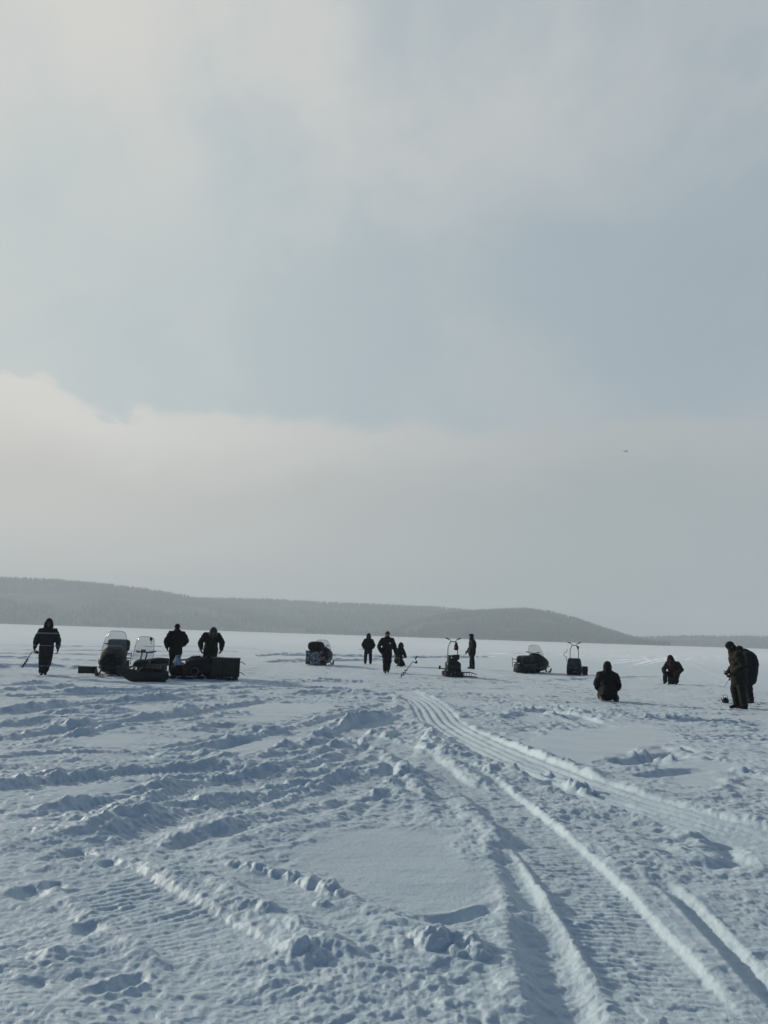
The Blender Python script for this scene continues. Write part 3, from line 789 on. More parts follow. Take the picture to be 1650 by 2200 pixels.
def S(*q): return [V(a) for a in q]
person("person in dark work suit with pale reflective bands carrying an ice auger", 94, 1451, 20, M_STRIPE, M_STRIPE_T,
       arms=[[(-.21, 0, 1.42), (-.32, .04, 1.14), (-.335, -.08, .90)], [(.21, 0, 1.42), (.33, .03, 1.14), (.345, -.03, .88)]],
       legs=[[(-.10, 0, .92), (-.10, -.08, .52), (-.07, -.02, .11)], [(.10, 0, .92), (.10, -.02, .50), (.03, .26, .16), (.03, .16, .03)]], hat='hood', bulk=1.06, s=1.0)
person("person in bulky dark jacket standing with back turned behind the front of the loaded sledge", 374, 1444, 199, M_BLACK, M_BLACK,
       arms=[[(-.22, 0, 1.42), (-.37, -.02, 1.16), (-.24, -.26, .98)], [(.22, 0, 1.42), (.36, .02, 1.14), (.30, -.12, .90)]], hat='beanie', hatm=M_BLACK, bulk=1.18, collar=(.19, .12, .07), hem=.74)
person("person in frost covered fur hood bending over the dark box on the sledge", 449, 1453, 14, M_CAMO, M_CHAR, pelvis=(0, .12, .92),
       spine=[(0, .14, .94), (0, .06, 1.13), (0, -.06, 1.30), (.02, -.18, 1.40)], head=(.04, -.31, 1.46), hpitch=32,
       arms=[[(-.22, -.06, 1.36), (-.36, -.16, 1.12), (-.33, -.36, .90)], [(.22, -.06, 1.36), (.36, -.16, 1.12), (.33, -.36, .90)]],
       legs=[[(-.12, .14, .92), (-.14, .10, .50), (-.14, .16, .10)], [(.12, .14, .92), (.14, .10, .50), (.14, .16, .10)]], hatm=M_FROST, bulk=1.12, hem=.80, s=1.02)
person("person in pointed dark hood standing alone left of the walker with the white badge", 790, 1427, 0, M_BLACK, M_CHAR, hem=.78,
       arms=[[(-.20, 0, 1.40), (-.34, .04, 1.13), (-.22, -.16, .93)], [(.20, 0, 1.40), (.34, .04, 1.13), (.24, -.14, .93)]], bulk=1.08, s=.94,
       legs=[[(-.11, 0, .92), (-.14, -.02, .50), (-.15, .0, .10)], [(.11, 0, .92), (.15, -.02, .50), (.16, .0, .10)]])
person("person in rust knit cap walking forward with a small white badge on the chest", 830, 1447, 2, M_BLACK, M_BLACK, hat='beanie', hatm=M_RUST, hem=.72,
       arms=[[(-.21, 0, 1.42), (-.35, .03, 1.14), (-.27, -.12, .90)], [(.21, 0, 1.42), (.33, .05, 1.14), (.34, -.02, .90)]], bulk=1.08,
       legs=[[(-.10, 0, .92), (-.08, -.10, .52), (-.06, -.05, .10)], [(.10, 0, .92), (.11, .0, .50), (.08, .24, .15), (.08, .14, .03)]], collar=(.16, .12, .08), badge=(.11, -.185, 1.28))
person("person crouching on one knee just behind the walker with the white badge", 857, 1432, 40, M_CHAR, M_BLACK, pelvis=(0, .1, .40),
       spine=[(0, .08, .44), (0, .02, .62), (0, -.04, .82), (0, -.08, .95)], head=(0, -.12, 1.10), hpitch=14,
       arms=[[(-.20, -.04, .90), (-.28, -.12, .66), (-.16, -.34, .54)], [(.20, -.04, .90), (.28, -.12, .66), (.14, -.34, .54)]],
       legs=[[(-.12, .06, .40), (-.18, -.36, .46), (-.18, -.30, .11)], [(.12, .06, .40), (.16, -.22, .12), (.14, .20, .12), (.14, .30, .05)]], hem=.30, bulk=1.0, s=1.0)
person("person in fur hat seen in profile standing beyond the tow machine with a hanging bag", 1013, 1437, -88, M_OLIVE, M_OLIVE, hat='fur', hatm=M_FUR, hem=.80,
       spine=[(0, .02, .94), (0, .04, 1.14), (0, .03, 1.34), (0, -.01, 1.49)],
       arms=[[(-.19, .02, 1.42), (-.23, .02, 1.14), (-.20, -.18, .90)], [(.19, .02, 1.42), (.23, .08, 1.14), (.20, .06, .88)]], s=1.03, bulk=1.16,
       legs=[[(-.10, 0, .92), (-.10, .0, .50), (-.10, -.01, .10)], [(.10, 0, .92), (.10, .03, .50), (.10, .08, .10)]])
person("person with back turned kneeling in the snow right of the blue fronted tow machine", 1306, 1506, 166, M_BLACK, M_BLACK, pelvis=(0, .05, .26), hat='cap', hatm=M_FUR,
       spine=[(0, .06, .28), (0, .02, .45), (0, -.01, .64), (0, -.03, .77)], head=(.0, -.05, .92), hpitch=10,
       arms=[[(-.21, .0, .68), (-.29, -.03, .42), (-.20, -.22, .30)], [(.21, .0, .68), (.29, -.03, .42), (.22, -.2, .28)]],
       legs=[[(-.12, .04, .27), (-.17, -.38, .14), (-.20, .16, .10), (-.22, .34, .06)], [(.12, .04, .27), (.17, -.38, .14), (.17, .18, .11), (.15, .36, .08)]],
       hem=.20, bulk=1.04, collar=(.13, .11, .11), sole=(V((0, .04, -.03)), (1, 0, 0)), s=1.04)
person("person in dark red fronted jacket sitting hunched on a low box", 1447, 1470, -34, M_REDVEST, M_BLACK, pelvis=(0, .1, .40), hatm=M_BLACK,
       spine=[(0, .12, .40), (0, .06, .58), (0, -.04, .78), (-.01, -.12, .90)], head=(-.05, -.20, 1.02), hpitch=24, hyaw=-12,
       arms=[[(-.21, -.04, .84), (-.35, -.14, .60), (-.28, -.34, .46)], [(.21, -.04, .84), (.37, -.12, .62), (.26, -.34, .46)]],
       legs=[[(-.12, .08, .40), (-.24, -.34, .46), (-.26, -.32, .11)], [(.12, .08, .40), (.20, -.34, .46), (.20, -.32, .11)]], hem=.32, bulk=1.08, collar=(.16, .15, .10))
person("person in brown suit standing with head bowed holding a short rod at the right edge", 1589, 1524, -98, M_BROWN, M_DKBROWN, hat='beanie', hatm=M_BLACK, hem=.74,
       spine=[(0, .02, .94), (0, .02, 1.14), (0, -.03, 1.35), (0, -.11, 1.49)], head=(0, -.17, 1.61), hpitch=42,
       arms=[[(-.20, -.03, 1.40), (-.27, .03, 1.13), (-.14, -.20, .96)], [(.20, -.03, 1.40), (.27, .06, 1.13), (.16, -.18, .92)]], bulk=1.22,
       legs=[[(-.11, 0, .92), (-.12, -.08, .50), (-.12, -.02, .10)], [(.11, 0, .92), (.13, .03, .50), (.15, .08, .10)]])
person("person in dark teal jacket standing close behind the brown suited person", 1611, 1510, -128, M_NAVY, M_NAVY, hat='beanie', hatm=M_OLIVE, hem=.70,
       spine=[(0, .06, .94), (0, .10, 1.14), (0, .05, 1.35), (0, -.08, 1.46)], head=(0, -.22, 1.52), hpitch=35,
       arms=[[(-.21, .02, 1.40), (-.29, .05, 1.13), (-.26, -.10, .90)], [(.21, .02, 1.40), (.29, .06, 1.13), (.28, -.06, .88)]], bulk=1.14,
       legs=[[(-.10, 0, .92), (-.11, -.03, .50), (-.09, .0, .10)], [(.10, 0, .92), (.10, -.01, .50), (.10, .06, .10)]])

# ------------------------------------------------------------------ machine materials
M_RUBBER = mat("track_rubber", (.014, .015, .016), .75, dust=(16, .34, (.62, .67, .72)))
M_HOODG = mat("green_grey_hood", (.026, .034, .034), .6, spec=.25, var=(5, .2), dust=(24, .24, (.5, .53, .55)))
M_HOODC = mat("camouflage_hood", (.016, .019, .016), .6, spec=.22, camo=(7, [(.024, .024, .019), (.010, .012, .011), (.036, .035, .029)]))
M_HOODB = mat("blue_cover", (.026, .040, .060), .6, var=(6, .3), dust=(8, .42, (.085, .11, .145)))
M_HOODK = mat("black_hood", (.016, .018, .019), .45, spec=.3, coat=.05)
M_METAL = mat("dark_metal", (.03, .032, .034), .45, .6)
M_STEEL = mat("worn_steel", (.10, .105, .11), .45, .8, dust=(20, .3, (.5, .53, .56)))
M_SEAT = mat("black_vinyl", (.018, .019, .020), .5, bump=(30, .3))
M_GRIP = mat("rubber_grip", (.012, .012, .013), .7)
M_LENS = mat("lamp_lens", (.55, .58, .58), .08, spec=.9)
M_SNOWFLAP = mat("snow_caked_flap", (.05, .06, .07), .9, dust=(10, .45, (.34, .38, .43)), bump=(30, 1))
M_TARP = mat("dark_tarpaulin", (.020, .023, .024), .55, bump=(20, .8), var=(9, .3))
M_BAG = mat("black_cordura", (.016, .017, .018), .8, bump=(30, .6))
M_PLY = mat("painted_plywood", (.020, .024, .023), .55, var=(7, .25))
M_PLASTIC = mat("grey_plastic", (.020, .025, .027), .55, spec=.35, dust=(12, .22, (.3, .33, .36)))
M_WOOD = mat("old_timber", (.035, .03, .025), .8, dust=(9, .40, (.55, .6, .66)))
M_SACK = mat("pale_blue_sack", (.28, .36, .44), .7, bump=(16, 1), var=(9, .3))
M_TAIL = mat("tail_lens", (.10, .008, .006), .25)
M_ORANGE = mat("orange_panel", (.45, .14, .03), .6)
def glass_mat():
    m = bpy.data.materials.new("scuffed_windshield"); m.use_nodes = True; nt = m.node_tree; b = nt.nodes['Principled BSDF']
    b.inputs['Base Color'].default_value = (.45, .47, .47, 1); b.inputs['Roughness'].default_value = .12
    tr = nt.nodes.new('ShaderNodeBsdfTransparent'); tr.inputs[0].default_value = (.95, .96, .96, 1)
    mx = nt.nodes.new('ShaderNodeMixShader'); mx.inputs[0].default_value = .15
    nt.links.new(tr.outputs[0], mx.inputs[1]); nt.links.new(b.outputs[0], mx.inputs[2]); nt.links.new(mx.outputs[0], nt.nodes['Material Output'].inputs[0])
    return m
M_GLASS = glass_mat()

def at(px, py, sink=.02):
    x, y = G(px, py)
    for _ in range(2):
        h = H1(x, y); k = (CAM_H - h) / CAM_H; gx, gy = G(px, py); x, y = gx * k, gy * k
    return (x, y, H1(x, y) - sink)

def windshield(p, y0, z0, w, h, lean=.28, curve=.16, top=.62, glass=None, rim=M_STEEL):
    b = BM(); nu, nv = 16, 10; g = {}
    def P(u, v):
        wv = w * (1 - (1 - top) * v ** 2.2)
        zz = v * h - .10 * h * (abs(u) ** 4) * v
        return V((u * wv, y0 + lean * v + curve * u * u, z0 + zz))
    for i in range(nu + 1):
        for j in range(nv + 1): g[i, j] = b.verts.new(P(i / nu * 2 - 1, j / nv))
    for i in range(nu):
        for j in range(nv): b.faces.new((g[i, j], g[i + 1, j], g[i + 1, j + 1], g[i, j + 1]))
    o = obj("windshield", b, glass or M_GLASS, p, solid=.005)
    b = BM(); pts = [P(-1, j / 8) for j in range(9)] + [P(i / 8 - 1, 1) for i in range(1, 17)] + [P(1, 1 - j / 8) for j in range(1, 9)]
    tube(b, pts, .008, 6); obj("rim", b, rim, o)
    return o
def bars(p, c, half, rise, back=.06, r=.013, name="handlebar", grip=.13):
    """steering bar centred at c"""
    c = V(c); b = BM()
    L = [c + V((-half, back, rise)), c + V((-half * .45, 0, rise * .55)), c + V((-half * .3, 0, 0)), c + V((half * .3, 0, 0)), c + V((half * .45, 0, rise * .55)), c + V((half, back, rise))]
    tube(b, L, r); h = obj(name, b, M_METAL, p)
    for a, d in ((L[0], L[1] - L[0]), (L[-1], L[-2] - L[-1])):
        b = BM(); sweep(b, [a, a + d.normalized() * grip], r * 1.7, n=8); obj("grip", b, M_GRIP, h)
    return h
def track(p, w, y0, y1, h, cleat=.07, xo=0.0):
    r = h / 2; b = BM(); prof = []
    for k in range(9): t = math.pi / 2 + math.pi * k / 8; prof.append((y0 + r + r * math.cos(t), r + r * math.sin(t)))
    for k in range(9): t = -math.pi / 2 + math.pi * k / 8; prof.append((y1 - r + r * math.cos(t), r + r * math.sin(t)))
    prism(b, prof, xo - w / 2, xo + w / 2)
    n = int((y1 - y0 - h) / cleat)
    for k in range(n + 1):
        y = y0 + r + k * cleat
        for zz in (-.004, h + .004): box(b, (xo, y, zz), (w * .96, .022, .03))
    for k in range(5):
        t = math.pi / 2 + math.pi * (k + .5) / 5
        for yy, sg in ((y0 + r, 1), (y1 - r, -1)): box(b, (xo, yy + sg * r * math.cos(t), r + r * math.sin(t)), (w * .96, .03, .03), (0, 0, 0))
    return obj("track", b, M_RUBBER, p, smooth=False)
def ski(p, xo, y0, y1, w=.13):
    b = BM(); n = 14; top, bot = [], []
    for k in range(n + 1):
        t = k / n; y = y1 + (y0 - y1) * t; z = .02 + max(0, (t - .72) / .28) ** 2 * .22; ww = w / 2 * (1 - .55 * max(0, (t - .75) / .25) ** 2)
        top.append((y, z, ww))
    loft(b, [[(xo - q, y, z), (xo + q, y, z), (xo + q, y, z + .018), (xo - q, y, z + .018)] for y, z, q in top])
    tube(b, [(xo, y1 + .15, .035), (xo, (y0 + y1) / 2, .10), (xo, y0 + .12, .09)], .012)
    s = obj("ski", b, M_STEEL, p, bevel=.004)
    b = BM(); ym = (y0 + y1) / 2; tube(b, [(xo, ym, .06), (xo * .55, ym + .02, .42)], .024); tube(b, [(xo, ym + .10, .10), (xo * .5, ym + .16, .34)], .015)
    obj("ski_leg", b, M_METAL, s)
def lamp(p, c, r=.07):
    b = BM(); sweep(b, [V(c) + V((0, .05, 0)), V(c)], [r * .8, r], n=14, cap=False); h = obj("headlight", b, M_HOODK, p)
    b = BM(); ell(b, c, (r * .92, .02, r * .92)); obj("lens", b, M_LENS, h)

def snowmobile(label, loc, rz, hm, wide=1.0, glass=True, rack=True, flap=None, wsh=.52, seat=True):
    p = thing("snowmobile", label, "snowmobile", loc, rz, "snowmobiles parked on the ice")
    track(p, .46, -.45, 1.20, .30)
    b = BM(); prism(b, [(-.5, .26), (1.28, .26), (1.30, .46), (-.5, .50)], -.26, .26); obj("tunnel", b, M_METAL, p, bevel=.015)
    b = BM()
    for sx in (-1, 1): box(b, (sx * .36, .25, .24), (.20, 1.3, .03)); box(b, (sx * .45, .25, .27), (.02, 1.3, .05))
    obj("footboard", b, M_METAL, p, bevel=.005)
    w = wide
    b = BM(); loft(b, [sring(-1.26, .44, .16 * w, .07), sring(-1.20, .45, .30 * w, .13, 2.6), sring(-1.02, .49, .41 * w, .20, 2.8), sring(-.75, .54, .47 * w, .265, 3), sring(-.45, .60, .45 * w, .32, 3), sring(-.22, .63, .38 * w, .33, 3), sring(-.05, .62, .28 * w, .28, 3)])
    hd = obj("hood", b, hm, p)
    b = BM(); loft(b, [sring(-1.12, .36, .24 * w, .08), sring(-1.0, .30, .34 * w, .14), sring(-.7, .27, .37 * w, .17), sring(-.3, .28, .36 * w, .18), sring(.0, .32, .30 * w, .14)]); obj("belly_pan", b, M_HOODK, p)
    b = BM()
    for k in range(3): box(b, (.0, -1.1 + k * .07, .66 + k * .03), (.30, .02, .012))
    obj("hood_vent", b, M_METAL, hd)
    lamp(p, (-.22 * w, -1.04, .60)); lamp(p, (.22 * w, -1.04, .60))
    b = BM(); loft(b, [sring(-.50, .88, .25, .06), sring(-.30, .90, .27, .08), sring(-.12, .86, .24, .07)]); obj("dash", b, M_HOODK, p)
    b = BM(); tube(b, [(0, -.45, .70), (0, -.12, .98)], .022); obj("steering_post", b, M_METAL, p)
    bars(p, (0, -.12, .98), .38, .05)
    if glass: windshield(p, -.62, .82, .42 * w, wsh, top=.70)
    if seat:
        b = BM(); loft(b, [sring(-.02, .60, .15, .10, 2.6), sring(.10, .66, .19, .14, 2.8), sring(.55, .67, .20, .14, 2.8), sring(.70, .71, .20, .18, 2.8), sring(1.12, .70, .20, .17, 2.8), sring(1.20, .68, .17, .13, 2.6)]); obj("seat", b, M_SEAT, p)
    for sx in (-1, 1): ski(p, sx * .38 * w, -1.34, -.40)
    b = BM(); tube(b, [(-.34 * w, -1.05, .30), (-.30 * w, -1.32, .34), (0, -1.37, .36), (.30 * w, -1.32, .34), (.34 * w, -1.05, .30)], .02); tube(b, [(0, -1.37, .36), (0, -1.2, .30)], .016)
    obj("bumper", b, M_METAL, p)
    if rack:
        b = BM()
        for zz in (.52, .68): tube(b, [(-.26, .95, zz), (-.28, 1.44, zz), (.28, 1.44, zz), (.26, .95, zz)], .014)
        for sx in (-1, 1): tube(b, [(sx * .28, 1.42, .30), (sx * .28, 1.44, .74)], .014)
        for k in range(3): tube(b, [(-.28, 1.10 + k * .13, .53), (.28, 1.10 + k * .13, .53)], .009)
        obj("rear_rack", b, M_METAL, p)
    b = BM(); prism(b, [(1.28, .46), (1.34, .44), (1.40, .08), (1.37, .07), (1.30, .40)], -.25, .25); obj("mudguard", b, flap or M_RUBBER, p)
    for sx in (-1, 1): b = BM(); box(b, (sx * .12, 1.31, .50), (.10, .03, .06)); obj("tail_lamp", b, M_TAIL, p)
    return p
def in_frame(p, q):
    """point q of thing p's frame in world axes"""
    c, s_ = math.cos(p.rotation_euler.z), math.sin(p.rotation_euler.z)
    return (p.location.x + q[0] * c - q[1] * s_, p.location.y + q[0] * s_ + q[1] * c, p.location.z + q[2])
def duffel(label, p, q, size, rzo=0, m=M_BAG, cat="bag", name="cargo_bag", sides=3.2):
    o = thing(name, label, cat, in_frame(p, q), math.degrees(p.rotation_euler.z) + rzo)
    b = BM(); a, l, h = size
    loft(b, [sring(-l / 2, h * .48, a * .38, h * .36, sides), sring(-l * .42, h * .5, a * .48, h * .47, sides), sring(-l * .1, h * .52, a * .5, h * .5, sides), sring(l * .2, h * .5, a * .49, h * .48, sides), sring(l * .42, h * .5, a * .47, h * .46, sides), sring(l / 2, h * .48, a * .38, h * .36, sides)])
    blob("fabric", b, m, o, .018, 2, [(5, .045), (13, .018)] if name in ("tarpaulin_load", "bundle", "rucksack") else [(6, .02), (16, .01)])
    for yy in (-l * .22, l * .22):
        b = BM(); ring = [(x_ * 1.015, yy_, h * .52 + (z_ - h * .52) * 1.03) for x_, yy_, z_ in sring(yy, h * .52, a * .5, h * .5, sides)]
        sweep(b, ring + [ring[0]], [(.016, .006)] * (len(ring) + 1), side=(0, 1, 0), n=6, cap=False); obj("strap", b, M_GRIP, o)
    return o

# --- snowmobile facing the camera on the left
s1 = snowmobile("snowmobile with camouflage hood facing forward, tall hazy windshield", at(246, 1449), 9, M_HOODC, wide=.92, wsh=.64)
duffel("black pannier bag strapped across the rack behind the tall hazy windshield", s1, (-.04, .62, .78), (.70, .46, .38), m=M_TARP, sides=6)
# --- light tow vehicle with bare windshield frame
def tow_buggy():
    p = thing("snow_scooter", "low snow scooter with camouflage seat and bare framed windshield beside the sledge", "snow scooter", at(322, 1442), -15)
    track(p, .42, -.55, .85, .22)
    b = BM(); prism(b, [(-.75, .20), (.95, .20), (.95, .30), (-.70, .30)], -.26, .26); obj("deck", b, M_METAL, p, bevel=.01)
    b = BM(); loft(b, [sring(-.15, .35, .20, .06, 2.8), sring(0, .38, .23, .09, 2.8), sring(.6, .40, .24, .11, 2.8), sring(1.05, .38, .23, .10, 2.8), sring(1.15, .37, .18, .07, 2.8)]); obj("seat", b, M_CAMO, p)
    b = BM(); loft(b, [sring(-.92, .27, .14, .06), sring(-.80, .30, .24, .10), sring(-.55, .34, .27, .13), sring(-.35, .34, .22, .11)]); obj("hood", b, M_HOODC, p)
    b = BM()
    for sx in (-1, 1): tube(b, [(sx * .10, -.55, .40), (sx * .10, -.45, .70)], .028)
    obj("steering_post", b, M_METAL, p)
    b = BM(); box(b, (0, -.45, .71), (.62, .12, .035)); box(b, (-.08, -.42, .77), (.16, .08, .09)); obj("dash", b, M_METAL, p, bevel=.008)
    bars(p, (0, -.44, .72), .40, .03)
    windshield(p, -.60, .42, .42, .86, .12, .04, .80, rim=M_METAL)
    b = BM(); ell(b, (.25, -.50, 1.20), (.06, .02, .07)); tube(b, [(.25, -.50, 1.2), (.28, -.52, 1.02)], .008); obj("mirror", b, M_METAL, p)
    for sx in (-1, 1): ski(p, sx * .30, -1.02, -.30, .11)
    return p
tow_buggy()
# --- crate on the snow
def crate(label, loc, rz, size, m, name="crate"):
    o = thing(name, label, name, loc, rz); a, l, h = size
    b = BM(); box(b, (0, 0, h * .44), (a, l, h * .88), taper=(1.04, 1.04)); obj("shell", b, m, o, bevel=.012)
    b = BM(); box(b, (0, 0, h * .93), (a * 1.08, l * 1.08, h * .14)); obj("lid", b, m, o, bevel=.012)
    for sx in (-1, 1):
        b = BM(); tube(b, [(sx * a * .53, -.07, h * .60), (sx * a * .57, -.06, h * .52), (sx * a * .57, .06, h * .52), (sx * a * .53, .07, h * .60)], .010); obj("handle", b, M_GRIP, o)
    return o
crate("dark grey lidded box on the snow left of the camouflage hooded snowmobile", at(187, 1448), -8, (.48, .34, .28), M_PLASTIC, "box")
# --- drag sled
def drag_sled():
    o = thing("drag_sled", "grey plastic drag sled with raised bow lying in front of the snowmobile", "drag sled", at(308, 1463), 16)
    b = BM(); rings = []; n = 15
    for k in range(n):
        t = k / (n - 1); xx = -.80 + 1.52 * t
        w = .30 * min(1, (.30 + 1.5 * t)) if t < .5 else .30; w *= 1 - .12 * max(0, (t - .8) / .2)
        base = .34 * max(0, 1 - t / .34) ** 1.8; rim = .27 + .17 * max(0, 1 - t / .55) ** 1.4
        if t > .93: base += .10 * (t - .93) / .07
        out = [(xx, -w, rim), (xx, -w * .92, base + (rim - base) * .35), (xx, -w * .72, base), (xx, 0, base - .012), (xx, w * .72, base), (xx, w * .92, base + (rim - base) * .35), (xx, w, rim)]
        inn = [(xx, y * .93, z + (.015 if abs(y) < w * .95 else 0)) for xx, y, z in out[::-1]]
        rings.append(out + inn)
    loft(b, rings); obj("hull", b, M_PLASTIC, o, bevel=.006)
    b = BM()
    for sy in (-1, 1): tube(b, [(-.78 + 1.48 * k / 12, sy * (.30 * min(1, .30 + 1.5 * k / 12)) * 1.02, .275 + .17 * max(0, 1 - k / 12 / .55) ** 1.4) for k in range(13)], .016)
    obj("rim", b, M_HOODG, o)
    b = BM(); tube(b, [(-.80, -.06, .43), (-1.00, -.03, .36), (-1.02, .03, .35), (-.80, .06, .43)], .008); obj("tow_loop", b, M_GRIP, o)
    return o
ds = drag_sled()
duffel("dark camouflage bundle slumped inside the grey drag sled", ds, (.20, .02, .05), (.36, .80, .36), 78, M_CAMO, "bundle", "bundle", 2.4)
# --- loaded sledge
def sledge():
    o = thing("cargo_sledge", "long timber sledge on two runners loaded with gear and a dark box", "sledge", at(437, 1460, .06), 12)
    for sy in (-1, 1):
        b = BM(); loft(b, [[(x, sy * .30 - .03, z), (x, sy * .30 + .03, z), (x, sy * .30 + .03, max(z + .05, .135)), (x, sy * .30 - .03, max(z + .05, .135))] for x, z in ((-1.18, .17), (-1.08, .07), (-.95, .015), (-.6, 0), (1.10, 0))]); obj("runner", b, M_WOOD, o, bevel=.006)
    for k in range(5):
        b = BM(); box(b, (-.85 + k * .45, 0, .10), (.07, .535, .06))
        obj("crossbar", b, M_WOOD, o, bevel=.004)
    b = BM()
    for k in range(5): box(b, (.02, -.30 + k * .15, .165), (2.14, .125, .025))
    obj("deck", b, M_WOOD, o, bevel=.004)
    b = BM(); tube(b, [(-1.14, -.3, .2), (-1.2, -.3, .3), (-1.2, .3, .3), (-1.14, .3, .2)], .018); obj("front_bar", b, M_METAL, o)
    return o
sl = sledge()
def big_box():
    o = thing("plywood_box", "tall dark green box standing on the back of the sledge", "box", in_frame(sl, (.68, .02, .18)), 12)
    b = BM(); box(b, (0, 0, .28), (.86, .60, .56)); obj("panel", b, M_PLY, o, bevel=.006)
    for sx in (-1, 1):
        for sy in (-1, 1): b = BM(); box(b, (sx * .425, sy * .295, .28), (.05, .05, .566)); obj("batten", b, M_METAL, o, bevel=.004)
    for sy in (-1, 1):
        b = BM(); box(b, (0, sy * .302, .03), (.80, .02, .05)); obj("batten", b, M_METAL, o, bevel=.004)
        b = BM(); box(b, (-.06, sy * .304, .32), (.03, .018, .50)); obj("batten", b, M_METAL, o, bevel=.004)
    b = BM(); box(b, (0, 0, .578), (.92, .66, .035)); obj("lid", b, M_PLY, o, bevel=.006)
    for zz in (.12, .46): b = BM(); tube(b, [(.43, -.22, zz), (.50, -.20, zz + .02), (.62, -.24, zz - .06)], .012); obj("lashing", b, M_GRIP, o)
big_box()
duffel("lumpy tarpaulin covered load in the middle of the sledge", sl, (-.16, 0, .18), (.58, .84, .56), 90, M_TARP, "load", "tarpaulin_load", 2.6)
duffel("camouflage rucksack lying against the tarpaulin covered load", sl, (-.76, -.02, .18), (.54, .50, .32), 80, M_CAMO, "rucksack", "rucksack", 2.4)
def sack():
    o = thing("sack", "pale blue plastic sack on the front end of the sledge", "sack", in_frame(sl, (-.84, -.04, .45)), 12)
    b = BM(); ell(b, (0, 0, .12), (.15, .13, .14)); ell(b, (.09, .02, .07), (.15, .13, .09)); ell(b, (-.03, 0, .24), (.08, .07, .10)); blob("sheet", b, M_SACK, o, .014, 2, [(8, .03), (20, .012)])
    b = BM(); tube(b, [(-.09, 0, .28), (-.08, 0, .34), (.00, 0, .37), (.06, 0, .33), (.05, 0, .26)], .012); obj("handle", b, M_SACK, o)
sack()
def fuel_can():
    o = thing("fuel_can", "squarish dark fuel can between the tarpaulin covered load and the rucksack", "fuel can", in_frame(sl, (-.56, -.26, .18)), 30)
    b = BM(); box(b, (0, 0, .15), (.24, .14, .30)); obj("tank", b, mat("dark_red_metal", (.045, .012, .010), .45, dust=(9, .3, (.3, .3, .32))), o, bevel=.02)
    b = BM(); tube(b, [(-.07, 0, .30), (-.05, 0, .345), (.05, 0, .345), (.07, 0, .30)], .011); obj("handle", b, M_GRIP, o)
    b = BM(); sweep(b, [(.09, 0, .29), (.11, 0, .34)], .022); obj("cap", b, M_METAL, o)
fuel_can()
def bucket():
    o = thing("bucket", "pale grey bucket lying on its side in front of the tarpaulin covered load", "bucket", in_frame(sl, (-.30, -.34, .33)), 12)
    o.rotation_euler = (R(84), R(10), R(20))
    b = BM(); cs = [(math.cos(2 * math.pi * k / 20), math.sin(2 * math.pi * k / 20)) for k in range(20)]
    loft(b, [[(r_ * c, r_ * q, z) for c, q in cs] for z, r_ in ((-.14, .105), (.10, .125), (.14, .13), (.14, .118), (-.12, .095))]); obj("pail", b, mat("pale_grey_plastic", (.14, .15, .155), .5, var=(8, .3)), o)
    b = BM(); tube(b, [(.13 * math.cos(R(a)), .13 * math.sin(R(a)), .13 + .02 * math.sin(R(a))) for a in range(0, 181, 15)], .006); obj("handle", b, M_METAL, o)
bucket()
def poles():
    o = thing("tent_pole_bundle", "bundle of thin poles lying across the load of the sledge", "poles", in_frame(sl, (-.10, .05, .74)), 18)
    b = BM()
    for k in range(4): tube(b, [(-.72 + .07 * k, -.04 + .03 * k, -.06 - .03 * (k % 2)), (.55 + .05 * k, .05 - .035 * k, .02 + .02 * (k % 2))], .014)
    for xx in (-.3, .3): sweep(b, [(xx, -.06, -.01), (xx, .07, -.01)], .04)
    obj("pole", b, M_METAL, o)
    b = BM(); sweep(b, [(-.40, -.03, -.03), (-.1, .0, .0), (.35, .02, .02)], [.06, .075, .05]); blob("wrap", b, M_CAMO, o, .016, 2, [(9, .03), (20, .012)])
poles()
# --- snowmobile seen from behind
s3 = snowmobile("snowmobile seen from behind with snow caked rear and load", at(688, 1429), 170, M_HOODK, wsh=.50, flap=M_SNOWFLAP, rack=True)
duffel("bulging black bag piled on the rear of the snow caked snowmobile", s3, (0, 1.02, .76), (.74, .70, .46), m=M_BAG)
def pannier():
    o = thing("rear_box", "snow covered trunk mounted at the tail of the snowmobile", "trunk", in_frame(s3, (.02, 1.46, .08)), 170)
    b = BM(); box(b, (0, 0, .34), (.72, .22, .64), taper=(1.0, .96)); obj("shell", b, M_SNOWFLAP, o, bevel=.03)
    b = BM(); box(b, (0, 0, .68), (.76, .26, .04)); obj("lid", b, M_TARP, o, bevel=.01)
pannier()
# --- snowmobile in three quarter view
s4 = snowmobile("dark snowmobile with clear rounded windshield parked in three quarter rear view", at(1143, 1445), 140, M_HOODG, wsh=.56, wide=.95, seat=False)
duffel("long dark kit box strapped behind the bars of the three quarter view snowmobile", s4, (0, .60, .49), (.56, 1.10, .36), m=M_TARP, sides=6)

